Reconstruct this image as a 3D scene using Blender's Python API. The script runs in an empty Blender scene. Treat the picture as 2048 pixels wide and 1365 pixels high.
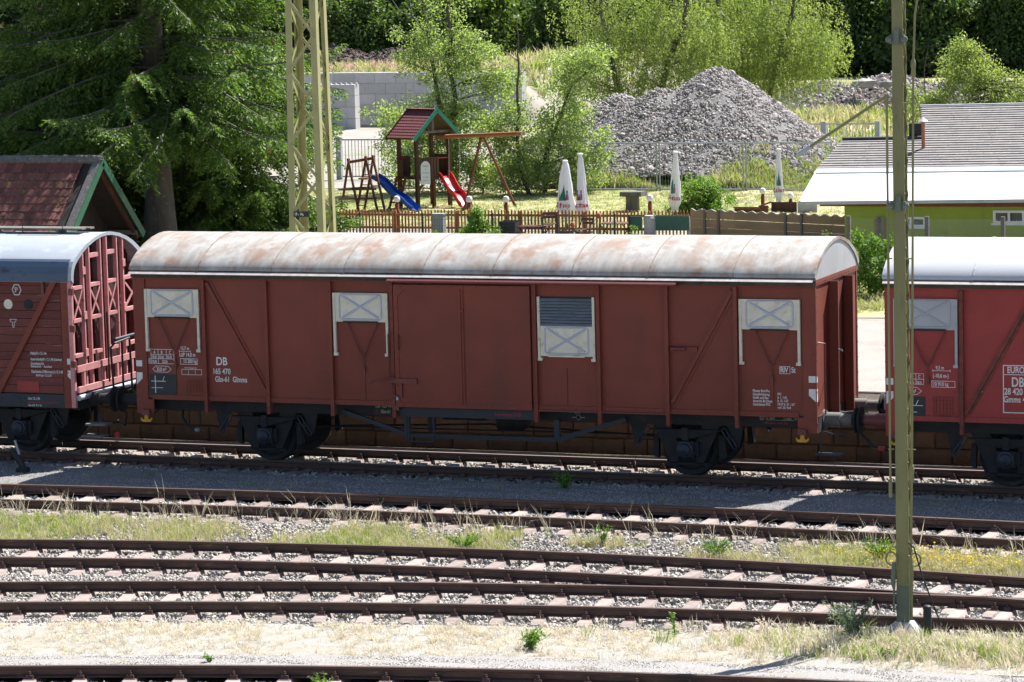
import bpy, math, random
import numpy as np
from mathutils import Vector, Matrix

random.seed(11)
rng = np.random.default_rng(11)
S = bpy.context.scene
COL = S.collection

# ------------------------------------------------------------------ camera
yaw, pitch, roll = 0.368, 0.118, -0.025
fw = Vector((-math.sin(yaw)*math.cos(pitch), math.cos(yaw)*math.cos(pitch), -math.sin(pitch)))
rt = Vector((math.cos(yaw), math.sin(yaw), 0.0))
up = rt.cross(fw)
r2 = rt*math.cos(roll) + up*math.sin(roll)
u2 = -rt*math.sin(roll) + up*math.cos(roll)
cd = bpy.data.cameras.new('camera')
cd.sensor_width = 36.0
cd.lens = 36.0*6402/2048
cd.clip_start = 0.5
cd.clip_end = 2500
cam = bpy.data.objects.new('camera', cd)
COL.objects.link(cam)
cam.matrix_world = Matrix(((r2.x, u2.x, -fw.x, 20.888), (r2.y, u2.y, -fw.y, -53.065), (r2.z, u2.z, -fw.z, 8.924), (0, 0, 0, 1)))
S.camera = cam

# ------------------------------------------------------------------ sky, sun, exposure
EL = math.radians(53.5)
AZ = math.atan2(0.41, 0.91)
w = bpy.data.worlds.new('World')
S.world = w
w.use_nodes = True
nt = w.node_tree
bg = nt.nodes['Background']
sky = nt.nodes.new('ShaderNodeTexSky')
sky.sky_type = 'NISHITA'
sky.sun_disc = False
sky.sun_elevation = EL
sky.sun_rotation = AZ
sky.altitude = 800
sky.air_density = 1.0
sky.dust_density = 1.0
nt.links.new(sky.outputs[0], bg.inputs[0])
bg.inputs[1].default_value = 0.066
sl = bpy.data.lights.new('sun', 'SUN')
sl.energy = 5.0
sl.angle = math.radians(0.53)
sl.color = (1.0, 0.965, 0.91)
sun = bpy.data.objects.new('sun', sl)
COL.objects.link(sun)
sd = Vector((math.sin(AZ)*math.cos(EL), math.cos(AZ)*math.cos(EL), math.sin(EL)))
sun.rotation_euler = sd.to_track_quat('Z', 'Y').to_euler()
sun.location = (30, 60, 80)
S.view_settings.view_transform = 'Standard'
S.view_settings.look = 'None'
S.view_settings.exposure = 1.42
S.view_settings.gamma = 1.0
S.render.engine = 'CYCLES'
S.cycles.max_bounces = 6
S.cycles.transparent_max_bounces = 8
S.cycles.use_adaptive_sampling = True
S.cycles.adaptive_threshold = 0.02
try:
    S.cycles.use_denoising = True
except Exception:
    pass

# ------------------------------------------------------------------ helpers
def V(*a):
    return Vector(a)

class MB:
    """collects simple solids into one mesh"""
    def __init__(s):
        s.v = []; s.f = []; s.sm = []
    def add(s, vs, fs, smooth=False):
        o = len(s.v)
        s.v.extend([tuple(p) for p in vs])
        for f in fs:
            s.f.append(tuple(i+o for i in f)); s.sm.append(smooth)
        return s
    def box(s, x0, x1, y0, y1, z0, z1):
        vs = [(x, y, z) for z in (z0, z1) for y in (y0, y1) for x in (x0, x1)]
        return s.add(vs, [(0, 2, 3, 1), (4, 5, 7, 6), (0, 1, 5, 4), (2, 6, 7, 3), (0, 4, 6, 2), (1, 3, 7, 5)])
    def bar(s, a, b, w, h, upv=(0, 0, 1)):
        a = Vector(a); b = Vector(b); d = (b-a).normalized(); u = Vector(upv)
        sd_ = d.cross(u)
        if sd_.length < 1e-4: sd_ = d.cross(Vector((1, 0, 0)))
        sd_.normalize(); u = sd_.cross(d).normalized()
        vs = []
        for p in (a, b):
            for q, r in ((-1, -1), (1, -1), (1, 1), (-1, 1)):
                vs.append(p + sd_*(w/2*q) + u*(h/2*r))
        return s.add(vs, [(0, 3, 2, 1), (4, 5, 6, 7), (0, 1, 5, 4), (1, 2, 6, 5), (2, 3, 7, 6), (3, 0, 4, 7)])
    def tube(s, pts, r, n=8, cap=True, smooth=True):
        pts = [Vector(p) for p in pts]; m = len(pts)
        rs = [r]*m if isinstance(r, (int, float)) else list(r)
        T = []
        for i in range(m):
            d = pts[min(i+1, m-1)] - pts[max(i-1, 0)]
            T.append(d.normalized() if d.length > 1e-9 else Vector((0, 0, 1)))
        nrm = T[0].orthogonal().normalized(); vs = []
        for i in range(m):
            nrm = nrm - T[i]*nrm.dot(T[i])
            if nrm.length < 1e-6: nrm = T[i].orthogonal()
            nrm.normalize(); bn = T[i].cross(nrm)
            for k in range(n):
                a = 2*math.pi*k/n
                vs.append(pts[i] + (nrm*math.cos(a) + bn*math.sin(a))*rs[i])
        fs = []
        for i in range(m-1):
            for k in range(n):
                fs.append((i*n+k, i*n+(k+1) % n, (i+1)*n+(k+1) % n, (i+1)*n+k))
        s.add(vs, fs, smooth)
        if cap:
            s.add(vs[:n], [tuple(range(n-1, -1, -1))]); s.add(vs[-n:], [tuple(range(n))])
        return s
    def lathe(s, prof, o, axis, n=20, smooth=True):
        o = Vector(o); ax = Vector(axis).normalized(); e1 = ax.orthogonal().normalized(); e2 = ax.cross(e1)
        vs = []
        for r, t in prof:
            for k in range(n):
                a = 2*math.pi*k/n
                vs.append(o + ax*t + (e1*math.cos(a)+e2*math.sin(a))*r)
        fs = [(i*n+k, i*n+(k+1) % n, (i+1)*n+(k+1) % n, (i+1)*n+k) for i in range(len(prof)-1) for k in range(n)]
        s.add(vs, fs, smooth)
        s.add(vs[:n], [tuple(range(n-1, -1, -1))]); s.add(vs[-n:], [tuple(range(n))])
        return s
    def prism(s, poly, vec, smooth=False):
        p = [Vector(q) for q in poly]; n = len(p); vec = Vector(vec)
        vs = p + [q+vec for q in p]
        s.add(vs, [tuple(range(n-1, -1, -1)), tuple(range(n, 2*n))])
        s.add(vs, [(i, (i+1) % n, n+(i+1) % n, n+i) for i in range(n)], smooth)
        return s
    def bolts(s, pts, r=.014, d=(0, -1, 0), h=.014):
        for q in pts:
            q = Vector(q); s.lathe([(r, 0), (r*.8, h)], q, d, 6, False)
        return s
    def build(s, name, mat, parent=None, loc=None, sharp=40):
        me = bpy.data.meshes.new(name)
        me.from_pydata(s.v, [], s.f)
        me.polygons.foreach_set('use_smooth', s.sm)
        if any(s.sm):
            me.set_sharp_from_angle(angle=math.radians(sharp))
        me.materials.append(M[mat] if isinstance(mat, str) else mat)
        o = bpy.data.objects.new(name, me); COL.objects.link(o)
        if parent: o.parent = parent
        if loc is not None: o.location = loc
        return o

def box(x0, x1, y0, y1, z0, z1): return MB().box(x0, x1, y0, y1, z0, z1)

def fast_mesh(name, verts, quads, mat, parent=None, loc=None, smooth=False):
    """numpy verts (N,3) and faces (F,k) to a mesh object"""
    verts = np.ascontiguousarray(verts, dtype=np.float32); quads = np.ascontiguousarray(quads, dtype=np.int32)
    k = quads.shape[1]
    me = bpy.data.meshes.new(name)
    me.vertices.add(len(verts)); me.vertices.foreach_set('co', verts.ravel())
    me.loops.add(quads.size); me.loops.foreach_set('vertex_index', quads.ravel())
    me.polygons.add(len(quads)); me.polygons.foreach_set('loop_start', np.arange(0, quads.size, k, dtype=np.int32))
    if smooth: me.polygons.foreach_set('use_smooth', np.ones(len(quads), dtype=bool))
    me.update(calc_edges=True)
    me.materials.append(M[mat])
    o = bpy.data.objects.new(name, me); COL.objects.link(o)
    if parent: o.parent = parent
    if loc is not None: o.location = loc
    return o

def tag(o, label=None, cat=None, group=None, kind=None):
    if label: o['label'] = label
    if cat: o['category'] = cat
    if group: o['group'] = group
    if kind: o['kind'] = kind
    return o

def thing(name, label, cat, loc=(0, 0, 0), rz=0.0, group=None):
    o = bpy.data.objects.new(name, None); COL.objects.link(o)
    o.empty_display_size = .3
    o.location = loc; o.rotation_euler = (0, 0, rz)
    return tag(o, label, cat, group)

def cp(o, parent=None, loc=None, rz=None):
    c = o.copy(); COL.objects.link(c)
    if parent: c.parent = parent
    if loc is not None: c.location = loc
    if rz is not None: c.rotation_euler = (0, 0, rz)
    return c

def copy_tree(o, parent=None):
    c = o.copy(); COL.objects.link(c); c.parent = parent
    for ch in list(o.children): copy_tree(ch, c)
    return c

# ------------------------------------------------------------------ materials
M = {}
def pm(name, c1, c2=None, scale=5.0, rough=.75, metal=0.0, bump=0.0, bscale=None, stretch=(1, 1, 1), c3=None, c3r=(.55, .68), c3scale=2.0,
       c3stretch=(1, 1, 1), rand=0.0, lo=.35, hi=.65, spec=.4, world=False, isl=0.0, c4=None, c4r=(.6, .75), c4scale=8.0):
    m = bpy.data.materials.new(name); m.use_nodes = True; M[name] = m
    t = m.node_tree; N = t.nodes; L = t.links
    b = N['Principled BSDF']
    b.inputs['Roughness'].default_value = rough; b.inputs['Metallic'].default_value = metal
    b.inputs['Specular IOR Level'].default_value = spec
    if world:
        g = N.new('ShaderNodeNewGeometry'); co = g.outputs['Position']
    else:
        g = N.new('ShaderNodeTexCoord'); co = g.outputs['Object']
    def noise(sc, st, det=6, off=0.0):
        mp = N.new('ShaderNodeMapping'); mp.inputs['Scale'].default_value = st; mp.inputs['Location'].default_value = (off, off*1.7, off*.6)
        L.new(co, mp.inputs[0])
        n = N.new('ShaderNodeTexNoise'); n.inputs['Scale'].default_value = sc; n.inputs['Detail'].default_value = det
        n.inputs['Roughness'].default_value = .62
        L.new(mp.outputs[0], n.inputs['Vector'])
        return n.outputs['Fac']
    def ramp(src, a, b_, ca, cb):
        r = N.new('ShaderNodeValToRGB'); r.color_ramp.elements[0].position = a; r.color_ramp.elements[1].position = b_
        r.color_ramp.elements[0].color = (*ca, 1); r.color_ramp.elements[1].color = (*cb, 1)
        L.new(src, r.inputs[0]); return r.outputs[0]
    c2 = c2 or tuple(x*.8 for x in c1)
    col = ramp(noise(scale, stretch), lo, hi, c1, c2)
    k = 3.1
    for cc, rr, ss, st in ((c3, c3r, c3scale, c3stretch), (c4, c4r, c4scale, (1, 1, 1))):
        if cc:
            fac = ramp(noise(ss, st, 7, k), rr[0], rr[1], (0, 0, 0), (1, 1, 1)); k += 4.7
            mx = N.new('ShaderNodeMix'); mx.data_type = 'RGBA'
            L.new(fac, mx.inputs['Factor']); L.new(col, mx.inputs['A']); mx.inputs['B'].default_value = (*cc, 1)
            col = mx.outputs['Result']
    if rand or isl:
        if rand:
            oi = N.new('ShaderNodeObjectInfo'); src = oi.outputs['Random']; amt = rand
        else:
            ge = N.new('ShaderNodeNewGeometry'); src = ge.outputs['Random Per Island']; amt = isl
        mr = N.new('ShaderNodeMapRange'); mr.inputs['To Min'].default_value = 1-amt; mr.inputs['To Max'].default_value = 1+amt
        L.new(src, mr.inputs['Value'])
        hs = N.new('ShaderNodeHueSaturation'); L.new(mr.outputs[0], hs.inputs['Value']); L.new(col, hs.inputs['Color'])
        col = hs.outputs[0]
    L.new(col, b.inputs['Base Color'])
    if bump:
        bn = N.new('ShaderNodeBump'); bn.inputs['Strength'].default_value = bump; bn.inputs['Distance'].default_value = .02
        L.new(noise(bscale or scale*4, stretch, 8, 9.0), bn.inputs['Height']); L.new(bn.outputs[0], b.inputs['Normal'])
    return m

def leafmat(name, c1, c2, trans=.45, rough=.55, tint=None, oi=False):
    """leaf: colour varies leaf by leaf, light shines through"""
    m = bpy.data.materials.new(name); m.use_nodes = True; M[name] = m
    t = m.node_tree; N = t.nodes; L = t.links
    b = N['Principled BSDF']; out = N['Material Output']
    b.inputs['Roughness'].default_value = rough; b.inputs['Specular IOR Level'].default_value = .35
    if oi:
        g = N.new('ShaderNodeObjectInfo'); src = g.outputs['Random']
    else:
        g = N.new('ShaderNodeNewGeometry'); src = g.outputs['Random Per Island']
    r = N.new('ShaderNodeValToRGB')
    r.color_ramp.elements[0].color = (*c1, 1); r.color_ramp.elements[1].color = (*c2, 1)
    L.new(src, r.inputs[0]); L.new(r.outputs[0], b.inputs['Base Color'])
    tr = N.new('ShaderNodeBsdfTranslucent')
    hs = N.new('ShaderNodeMix'); hs.data_type = 'RGBA'; hs.blend_type = 'MULTIPLY'; hs.inputs['Factor'].default_value = 1
    L.new(r.outputs[0], hs.inputs['A']); hs.inputs['B'].default_value = (*(tint or (1.5, 1.6, .7)), 1)
    L.new(hs.outputs['Result'], tr.inputs['Color'])
    mx = N.new('ShaderNodeMixShader'); mx.inputs[0].default_value = trans
    L.new(b.outputs[0], mx.inputs[1]); L.new(tr.outputs[0], mx.inputs[2]); L.new(mx.outputs[0], out.inputs['Surface'])
    return m

# wagons
pm('red', (.192, .039, .023), (.155, .033, .021), 1.6, .62, c3=(.115, .034, .025), c3r=(.54, .78), c3scale=1.5, c3stretch=(1.2, 1, .30), bump=.06, bscale=60, c4=(.19, .085, .062), c4r=(.69, .77), c4scale=14, rand=.07)
pm('red_trim', (.150, .040, .036), (.125, .032, .028), 3, .55, c3=(.09, .03, .025), c3r=(.6, .75), c3scale=6)
pm('red_bright', (.31, .038, .036), (.265, .033, .030), 2.5, .6, c3=(.12, .03, .028), c3r=(.62, .76), c3scale=3, c3stretch=(1, 1, .4))
pm('red_rust', (.20, .045, .035), (.10, .03, .022), 7, .7, c3=(.35, .25, .2), c3r=(.66, .7), c3scale=18)
pm('plank_red', (.16, .042, .034), (.12, .034, .03), 3, .75, stretch=(.35, 1, 3), c3=(.30, .17, .14), c3r=(.63, .70), c3scale=9, c3stretch=(.3, 1, 3.5), rand=.18, bump=.25, bscale=20)
pm('end_sunlit', (.58, .27, .27), (.48, .20, .20), 4, .6, c3=(.16, .05, .05), c3r=(.6, .75), c3scale=8)  # red-brown bar paint lightened to pink, sunlight put into the colour
pm('seam_rust', (.27, .215, .18), (.20, .16, .135), 9, .7)
pm('roof_worn', (.335, .32, .295), (.245, .23, .212), 4.0, .6, stretch=(2.2, .35, .35), c3=(.245, .160, .115), c3r=(.45, .66), c3scale=2.1, c3stretch=(1.1, .7, .8), c4=(.42, .41, .40), c4r=(.50, .72), c4scale=2.4, bump=.05, bscale=9)
pm('roof_blue', (.36, .39, .43), (.30, .33, .37), 1.4, .42, stretch=(.3, 1, 1), c3=(.44, .48, .55), c3r=(.55, .75), c3scale=3, bump=.03)
pm('roof_white', (.46, .465, .48), (.39, .40, .42), 1.4, .45, stretch=(.4, 1, 1), c3=(.48, .47, .45), c3r=(.66, .76), c3scale=5, bump=.03)
pm('alu', (.42, .43, .45), (.35, .36, .38), 2.5, .5, metal=.15, stretch=(1, 1, .35), c3=(.30, .29, .28), c3r=(.62, .78), c3scale=5)
pm('gutter', (.035, .031, .027), (.065, .058, .045), 6, .8, c3=(.10, .065, .045), c3r=(.62, .72), c3scale=9)
pm('strip', (.50, .45, .43), (.36, .31, .29), 9, .45, metal=.2)
pm('shutter', (.66, .635, .53), (.56, .535, .44), 5, .6, c3=(.45, .39, .28), c3r=(.58, .72), c3scale=6, bump=.05)
pm('shutter_grey', (.38, .40, .43), (.34, .36, .39), 5, .6)
pm('shutter_edge', (.44, .47, .55), (.40, .43, .50), 6, .55)
pm('zinc', (.30, .34, .40), (.22, .25, .30), 9, .4, metal=.4, stretch=(.4, 1, 3))
pm('skirt', (.060, .095, .155), (.048, .078, .125), 2, .5, stretch=(.4, 1, 1), c3=(.03, .03, .028), c3r=(.56, .68), c3scale=4, c3stretch=(.8, 1, 2))  # navy stands for shade on the lower roof side; dark patches are soot
pm('end_shade', (.06, .017, .017), (.04, .012, .012), 4, .7)  # shadow of the recessed end put into a darker red
pm('under', (.011, .013, .017), (.019, .019, .020), 5, .75, c3=(.05, .036, .028), c3r=(.6, .75), c3scale=4)
pm('under_blue', (.016, .023, .037), (.022, .028, .04), 4, .55)
pm('board', (.018, .024, .03), (.025, .03, .035), 6, .6)
pm('white_paint', (.68, .68, .68), (.58, .58, .58), 18, .6, c3=(.3, .15, .13), c3r=(.69, .72), c3scale=40)
pm('cream_paint', (.42, .42, .30), (.32, .32, .24), 18, .6)
pm('red_letter', (.32, .03, .035), (.25, .025, .03), 18, .6)
pm('yellow', (.62, .32, .02), (.50, .25, .02), 12, .55, c3=(.2, .1, .04), c3r=(.66, .7), c3scale=30)
pm('rubber', (.012, .012, .014), (.02, .02, .022), 9, .6)
pm('red_paint', (.5, .03, .03), (.4, .03, .03), 9, .5)
# track
pm('railtop', (.42, .36, .33), (.32, .26, .23), 6, .4, metal=.4, stretch=(.2, 1, 1))
pm('rail', (.085, .042, .030), (.052, .030, .024), 8, .62, stretch=(.25, 1, 2.5), c3=(.16, .105, .06), c3r=(.6, .72), c3scale=7, c3stretch=(.4, 1, 2), bump=.15, bscale=40)
pm('sleeper', (.285, .235, .215), (.225, .18, .16), 7, .7, c3=(.13, .085, .07), c3r=(.54, .70), c3scale=7, rand=.22, bump=.12, bscale=40)
pm('clip', (.10, .045, .032), (.06, .032, .026), 12, .65)
pm('stone', (.46, .425, .385), (.33, .30, .27), 9, .85, rand=.34, bump=.3, bscale=30, c3=(.34, .26, .20), c3r=(.62, .7), c3scale=3)
pm('heapstone', (.41, .37, .35), (.26, .235, .22), 4, .85, rand=.38, bump=.4, bscale=18, c3=(.34, .27, .22), c3r=(.62, .7), c3scale=1.5)
pm('ground_mat', (.27, .245, .205), (.20, .18, .15), .7, .95, world=True, bump=.5, bscale=25, c3=(.16, .19, .07), c3r=(.52, .66), c3scale=.35, c4=(.32, .30, .28), c4r=(.55, .7), c4scale=30)
pm('bed_mat', (.22, .205, .19), (.13, .12, .11), 14, .95, world=True, bump=.6, bscale=40, c3=(.17, .14, .10), c3r=(.5, .65), c3scale=1.1)
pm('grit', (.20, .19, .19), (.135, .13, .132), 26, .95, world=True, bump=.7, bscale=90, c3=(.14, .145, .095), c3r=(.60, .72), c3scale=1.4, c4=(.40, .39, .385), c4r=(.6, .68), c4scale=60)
pm('grit_light', (.30, .285, .275), (.21, .20, .19), 26, .95, world=True, bump=.7, bscale=90, c3=(.24, .215, .17), c3r=(.55, .70), c3scale=1.4, c4=(.40, .39, .385), c4r=(.6, .68), c4scale=60)
pm('straw_mat', (.31, .28, .235), (.24, .215, .175), 6, .95, world=True, bump=.6, bscale=60, c3=(.27, .26, .245), c3r=(.44, .56), c3scale=1.2)
pm('road_mat', (.275, .252, .225), (.21, .193, .17), .9, .95, world=True, bump=.3, bscale=60, c3=(.24, .22, .19), c3r=(.55, .7), c3scale=.4, c4=(.38, .36, .33), c4r=(.55, .7), c4scale=25)
pm('lawn_mat', (.27, .26, .11), (.18, .22, .07), .5, .95, world=True, bump=.5, bscale=30, c3=(.37, .32, .19), c3r=(.45, .62), c3scale=.22)
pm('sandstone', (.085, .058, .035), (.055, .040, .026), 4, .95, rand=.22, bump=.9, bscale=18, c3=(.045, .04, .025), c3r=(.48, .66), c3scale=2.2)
pm('redballast', (.20, .12, .10), (.12, .08, .07), 20, .9, bump=.6, bscale=50)
# mast and poles
pm('mast_green', (.205, .195, .085), (.165, .16, .072), 1.6, .6, stretch=(1, 1, .25), c3=(.13, .13, .07), c3r=(.58, .72), c3scale=5, c3stretch=(1, 1, .3))
pm('mast_foot', (.12, .145, .11), (.10, .12, .09), 5, .6)
pm('lattice', (.33, .315, .15), (.28, .265, .125), 2, .6, c3=(.22, .10, .05), c3r=(.66, .74), c3scale=1.6, c3stretch=(1, 1, .5))
pm('concrete', (.40, .395, .375), (.32, .315, .30), 4, .9, bump=.2, bscale=40, c3=(.22, .22, .2), c3r=(.58, .72), c3scale=2.5)
pm('block', (.45, .44, .43), (.39, .385, .38), 1.5, .9, rand=.10, bump=.15, bscale=20, c3=(.22, .225, .24), c3r=(.6, .75), c3scale=.9)
pm('galv', (.36, .39, .42), (.29, .315, .34), 4, .45, metal=.3)
pm('greenpost', (.03, .11, .08), (.025, .09, .065), 6, .5)
# playground, garden, buildings
pm('wood_red', (.19, .060, .024), (.13, .042, .020), 3, .65, stretch=(1, 1, .25), rand=.15, c3=(.085, .03, .018), c3r=(.6, .72), c3scale=5)
pm('wood_dark', (.085, .036, .022), (.058, .026, .018), 3, .7, rand=.2, stretch=(1, 1, .2))
pm('wood_log', (.30, .115, .05), (.22, .08, .04), 4, .55, stretch=(.3, 1, 1), c3=(.38, .26, .2), c3r=(.55, .75), c3scale=3)
pm('fence_wood', (.42, .18, .065), (.32, .13, .048), 4, .75, rand=.2, stretch=(1, 1, .25))
pm('weather_wood', (.30, .205, .125), (.22, .15, .092), 2.5, .85, stretch=(.25, 1, 2.5), rand=.12, bump=.2, bscale=25)
pm('grey_wood', (.16, .145, .13), (.11, .10, .09), 4, .85, stretch=(1, 1, .2))
pm('barge_green', (.02, .22, .15), (.016, .18, .125), 4, .5)
pm('shed_green', (.02, .10, .05), (.016, .075, .038), 5, .5)
pm('play_shingle', (.20, .060, .060), (.155, .045, .047), 9, .8, rand=.12)
pm('blue_plastic', (.01, .075, .36), (.01, .06, .30), 3, .3)
pm('red_plastic', (.55, .018, .028), (.46, .014, .022), 3, .3)
pm('sign_white', (.62, .65, .68), (.58, .61, .64), 5, .6)
pm('sign_text', (.30, .30, .31), (.25, .25, .26), 9, .6)
pm('rope', (.5, .45, .36), (.4, .36, .28), 20, .8)
pm('cloth_green', (.03, .23, .15), (.03, .19, .13), 5, .8)
pm('cloth_red', (.45, .025, .06), (.40, .02, .05), 5, .8)
pm('metal_pole', (.45, .45, .46), (.38, .38, .39), 6, .35, metal=.5)
pm('globe', (.82, .82, .80), (.78, .78, .76), 3, .25)
pm('figure_green', (.02, .20, .06), (.015, .15, .05), 6, .4)
pm('planter', (.045, .046, .05), (.03, .031, .034), 6, .6)
pm('flower', (.55, .20, .08), (.45, .12, .06), 12, .7)
pm('tile', (.235, .066, .042), (.165, .050, .034), 5, .8, rand=.28, c3=(.085, .055, .045), c3r=(.46, .62), c3scale=4, c4=(.33, .29, .26), c4r=(.62, .68), c4scale=26, bump=.3, bscale=40)
pm('tile_grey', (.14, .133, .13), (.085, .082, .078), 8, .9, bump=.5, bscale=40, c3=(.28, .27, .25), c3r=(.58, .68), c3scale=22)
pm('moss', (.17, .15, .02), (.11, .11, .02), 20, .95, bump=.8, bscale=30)
pm('darkwood', (.035, .025, .02), (.025, .018, .015), 5, .85, stretch=(1, 1, .3))
pm('shingle', (.215, .20, .195), (.165, .152, .148), 3, .9, rand=.08, stretch=(1, 1, 1), c3=(.34, .33, .33), c3r=(.6, .66), c3scale=9, c4=(.10, .09, .085), c4r=(.64, .72), c4scale=6, bump=.4, bscale=25)
pm('flash', (.42, .45, .52), (.38, .41, .47), 3, .5)
pm('white_roof', (.74, .74, .75), (.70, .70, .71), 1.5, .6, c3=(.5, .47, .42), c3r=(.70, .74), c3scale=4)
pm('render_green', (.30, .37, .055), (.26, .325, .05), .9, .9, bump=.1, bscale=40, c3=(.20, .24, .06), c3r=(.58, .75), c3scale=1.3, c3stretch=(1.5, 1, .4))
pm('buffer_grey', (.13, .13, .12), (.09, .09, .085), 6, .7)
pm('cloth_blue', (.06, .08, .28), (.05, .07, .24), 5, .8)
pm('cloth_pink', (.42, .10, .24), (.36, .08, .2), 5, .8)
pm('window_white', (.72, .72, .72), (.66, .66, .66), 5, .5)
pm('glass', (.05, .06, .07), (.03, .04, .05), 2, .08, spec=.7)
pm('copper', (.33, .12, .06), (.26, .10, .05), 6, .5, metal=.3)
pm('black_box', (.018, .018, .022), (.012, .012, .015), 5, .6)
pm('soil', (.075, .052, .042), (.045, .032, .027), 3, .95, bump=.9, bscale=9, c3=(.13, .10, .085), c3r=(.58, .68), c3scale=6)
# plants
pm('bark', (.115, .10, .085), (.075, .064, .054), 6, .92, stretch=(1, 1, .3), bump=.7, bscale=14, c3=(.19, .185, .17), c3r=(.6, .7), c3scale=5)
pm('bark_pale', (.20, .185, .16), (.13, .12, .10), 6, .9, stretch=(1, 1, .3), bump=.5, bscale=14)
pm('birch', (.55, .53, .50), (.42, .40, .37), 3, .8, c3=(.05, .05, .05), c3r=(.62, .66), c3scale=5, c3stretch=(.4, .4, 2))
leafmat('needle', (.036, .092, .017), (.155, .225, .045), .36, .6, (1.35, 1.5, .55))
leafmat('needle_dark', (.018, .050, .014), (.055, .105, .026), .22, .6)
leafmat('leaf_alder', (.16, .225, .085), (.29, .345, .17), .5, .45)
leafmat('leaf_willow', (.15, .205, .06), (.26, .30, .125), .5, .5)
leafmat('leaf_bush', (.080, .165, .028), (.15, .24, .05), .45)
leafmat('leaf_forest', (.022, .058, .020), (.115, .165, .042), .36)
leafmat('leaf_forest_light', (.055, .10, .022), (.12, .17, .035), .4)
leafmat('leaf_grey', (.10, .15, .11), (.16, .20, .15), .3)
leafmat('straw', (.54, .475, .35), (.72, .66, .54), .3, .8, (1.1, 1.05, .9), oi=True)
leafmat('grass', (.12, .19, .035), (.27, .31, .09), .4, .7, oi=True)
leafmat('grass_pale', (.33, .32, .16), (.52, .47, .30), .35, .7, (1.1, 1.1, .8), oi=True)
leafmat('petal', (.70, .55, .03), (.80, .65, .05), .3, .7, (1, 1, .6), oi=True)
leafmat('cloth', (.74, .75, .78), (.78, .78, .80), .38, .8, (1, 1, 1))
leafmat('petal_pink', (.50, .16, .30), (.62, .25, .42), .3, .7, (1, .8, 1))
pm('cone', (.30, .10, .075), (.22, .08, .06), 20, .8)

def text(body, x, y, z, size, mat, parent, xs=.8, axis='front', align='LEFT'):
    """flat painted lettering as a mesh part; axis front faces -Y"""
    c = bpy.data.curves.new('lettering', 'FONT'); c.body = body; c.size = size; c.align_x = align; c.offset = size*.02
    t = bpy.data.objects.new('lettering_tmp', c); COL.objects.link(t)
    me = bpy.data.meshes.new_from_object(t)
    bpy.data.objects.remove(t); bpy.data.curves.remove(c)
    n = len(me.vertices); a = np.empty(n*3, np.float32); me.vertices.foreach_get('co', a); a = a.reshape(-1, 3)
    b = np.empty_like(a)
    if axis == 'front':
        b[:, 0] = a[:, 0]*xs + x; b[:, 1] = y; b[:, 2] = a[:, 1] + z
    else:                                   # faces +X, reading along +Y
        b[:, 1] = a[:, 0]*xs + y; b[:, 0] = x; b[:, 2] = a[:, 1] + z
    me.vertices.foreach_set('co', b.ravel()); me.update()
    me.materials.clear(); me.materials.append(M[mat]); me.name = 'lettering'
    o = bpy.data.objects.new('lettering', me); COL.objects.link(o); o.parent = parent
    return o

def scatter(name, pts, rot, scl, protos, kind='stuff', parent=None):
    """one countless thing: small real meshes set at points"""
    pts = np.asarray(pts, np.float32); n = len(pts)
    me = bpy.data.meshes.new(name); me.vertices.add(n); me.vertices.foreach_set('co', pts.ravel())
    at = me.attributes.new('rot', 'FLOAT_VECTOR', 'POINT'); at.data.foreach_set('vector', np.asarray(rot, np.float32).ravel())
    at = me.attributes.new('scl', 'FLOAT_VECTOR', 'POINT'); at.data.foreach_set('vector', np.asarray(scl, np.float32).ravel())
    me.update()
    o = bpy.data.objects.new(name, me); COL.objects.link(o)
    c = bpy.data.collections.new(name + '_pieces')
    for p_ in protos:
        for cc in list(p_.users_collection): cc.objects.unlink(p_)
        c.objects.link(p_)
    g = bpy.data.node_groups.new(name, 'GeometryNodeTree')
    g.interface.new_socket('Geometry', in_out='INPUT', socket_type='NodeSocketGeometry')
    g.interface.new_socket('Geometry', in_out='OUTPUT', socket_type='NodeSocketGeometry')
    N = g.nodes; L = g.links
    i = N.new('NodeGroupInput'); ou = N.new('NodeGroupOutput'); ip = N.new('GeometryNodeInstanceOnPoints')
    ci = N.new('GeometryNodeCollectionInfo'); ci.inputs['Collection'].default_value = c
    ci.inputs['Separate Children'].default_value = True; ci.inputs['Reset Children'].default_value = True
    ip.inputs['Pick Instance'].default_value = True
    for nm, tgt in (('rot', 'Rotation'), ('scl', 'Scale')):
        na = N.new('GeometryNodeInputNamedAttribute'); na.data_type = 'FLOAT_VECTOR'; na.inputs['Name'].default_value = nm
        L.new(na.outputs['Attribute'], ip.inputs[tgt])
    L.new(i.outputs[0], ip.inputs['Points']); L.new(ci.outputs[0], ip.inputs['Instance']); L.new(ip.outputs[0], ou.inputs[0])
    md = o.modifiers.new('pieces', 'NODES'); md.node_group = g
    if parent: o.parent = parent
    if kind: o['kind'] = kind
    return o
# ================================================================== setting
def sstep(a, b, x):   # works for a > b too
    t = np.clip((x-a)/(b-a), 0, 1); return t*t*(3-2*t)

def ground_z(x, y):
    x = np.asarray(x, float); y = np.asarray(y, float)
    z = np.where(y < 2.79, -.30, np.where(y < 3.25, .70, .93))
    z = z - .35*sstep(62, 92, y)
    terr = sstep(101.25, 101.75, y + .06*(x+50.5))*sstep(-36, -39, x)*sstep(142, 130, y)
    z = z + terr*2.6
    z = z + 9.0*sstep(185, 300, y)
    return z

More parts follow.
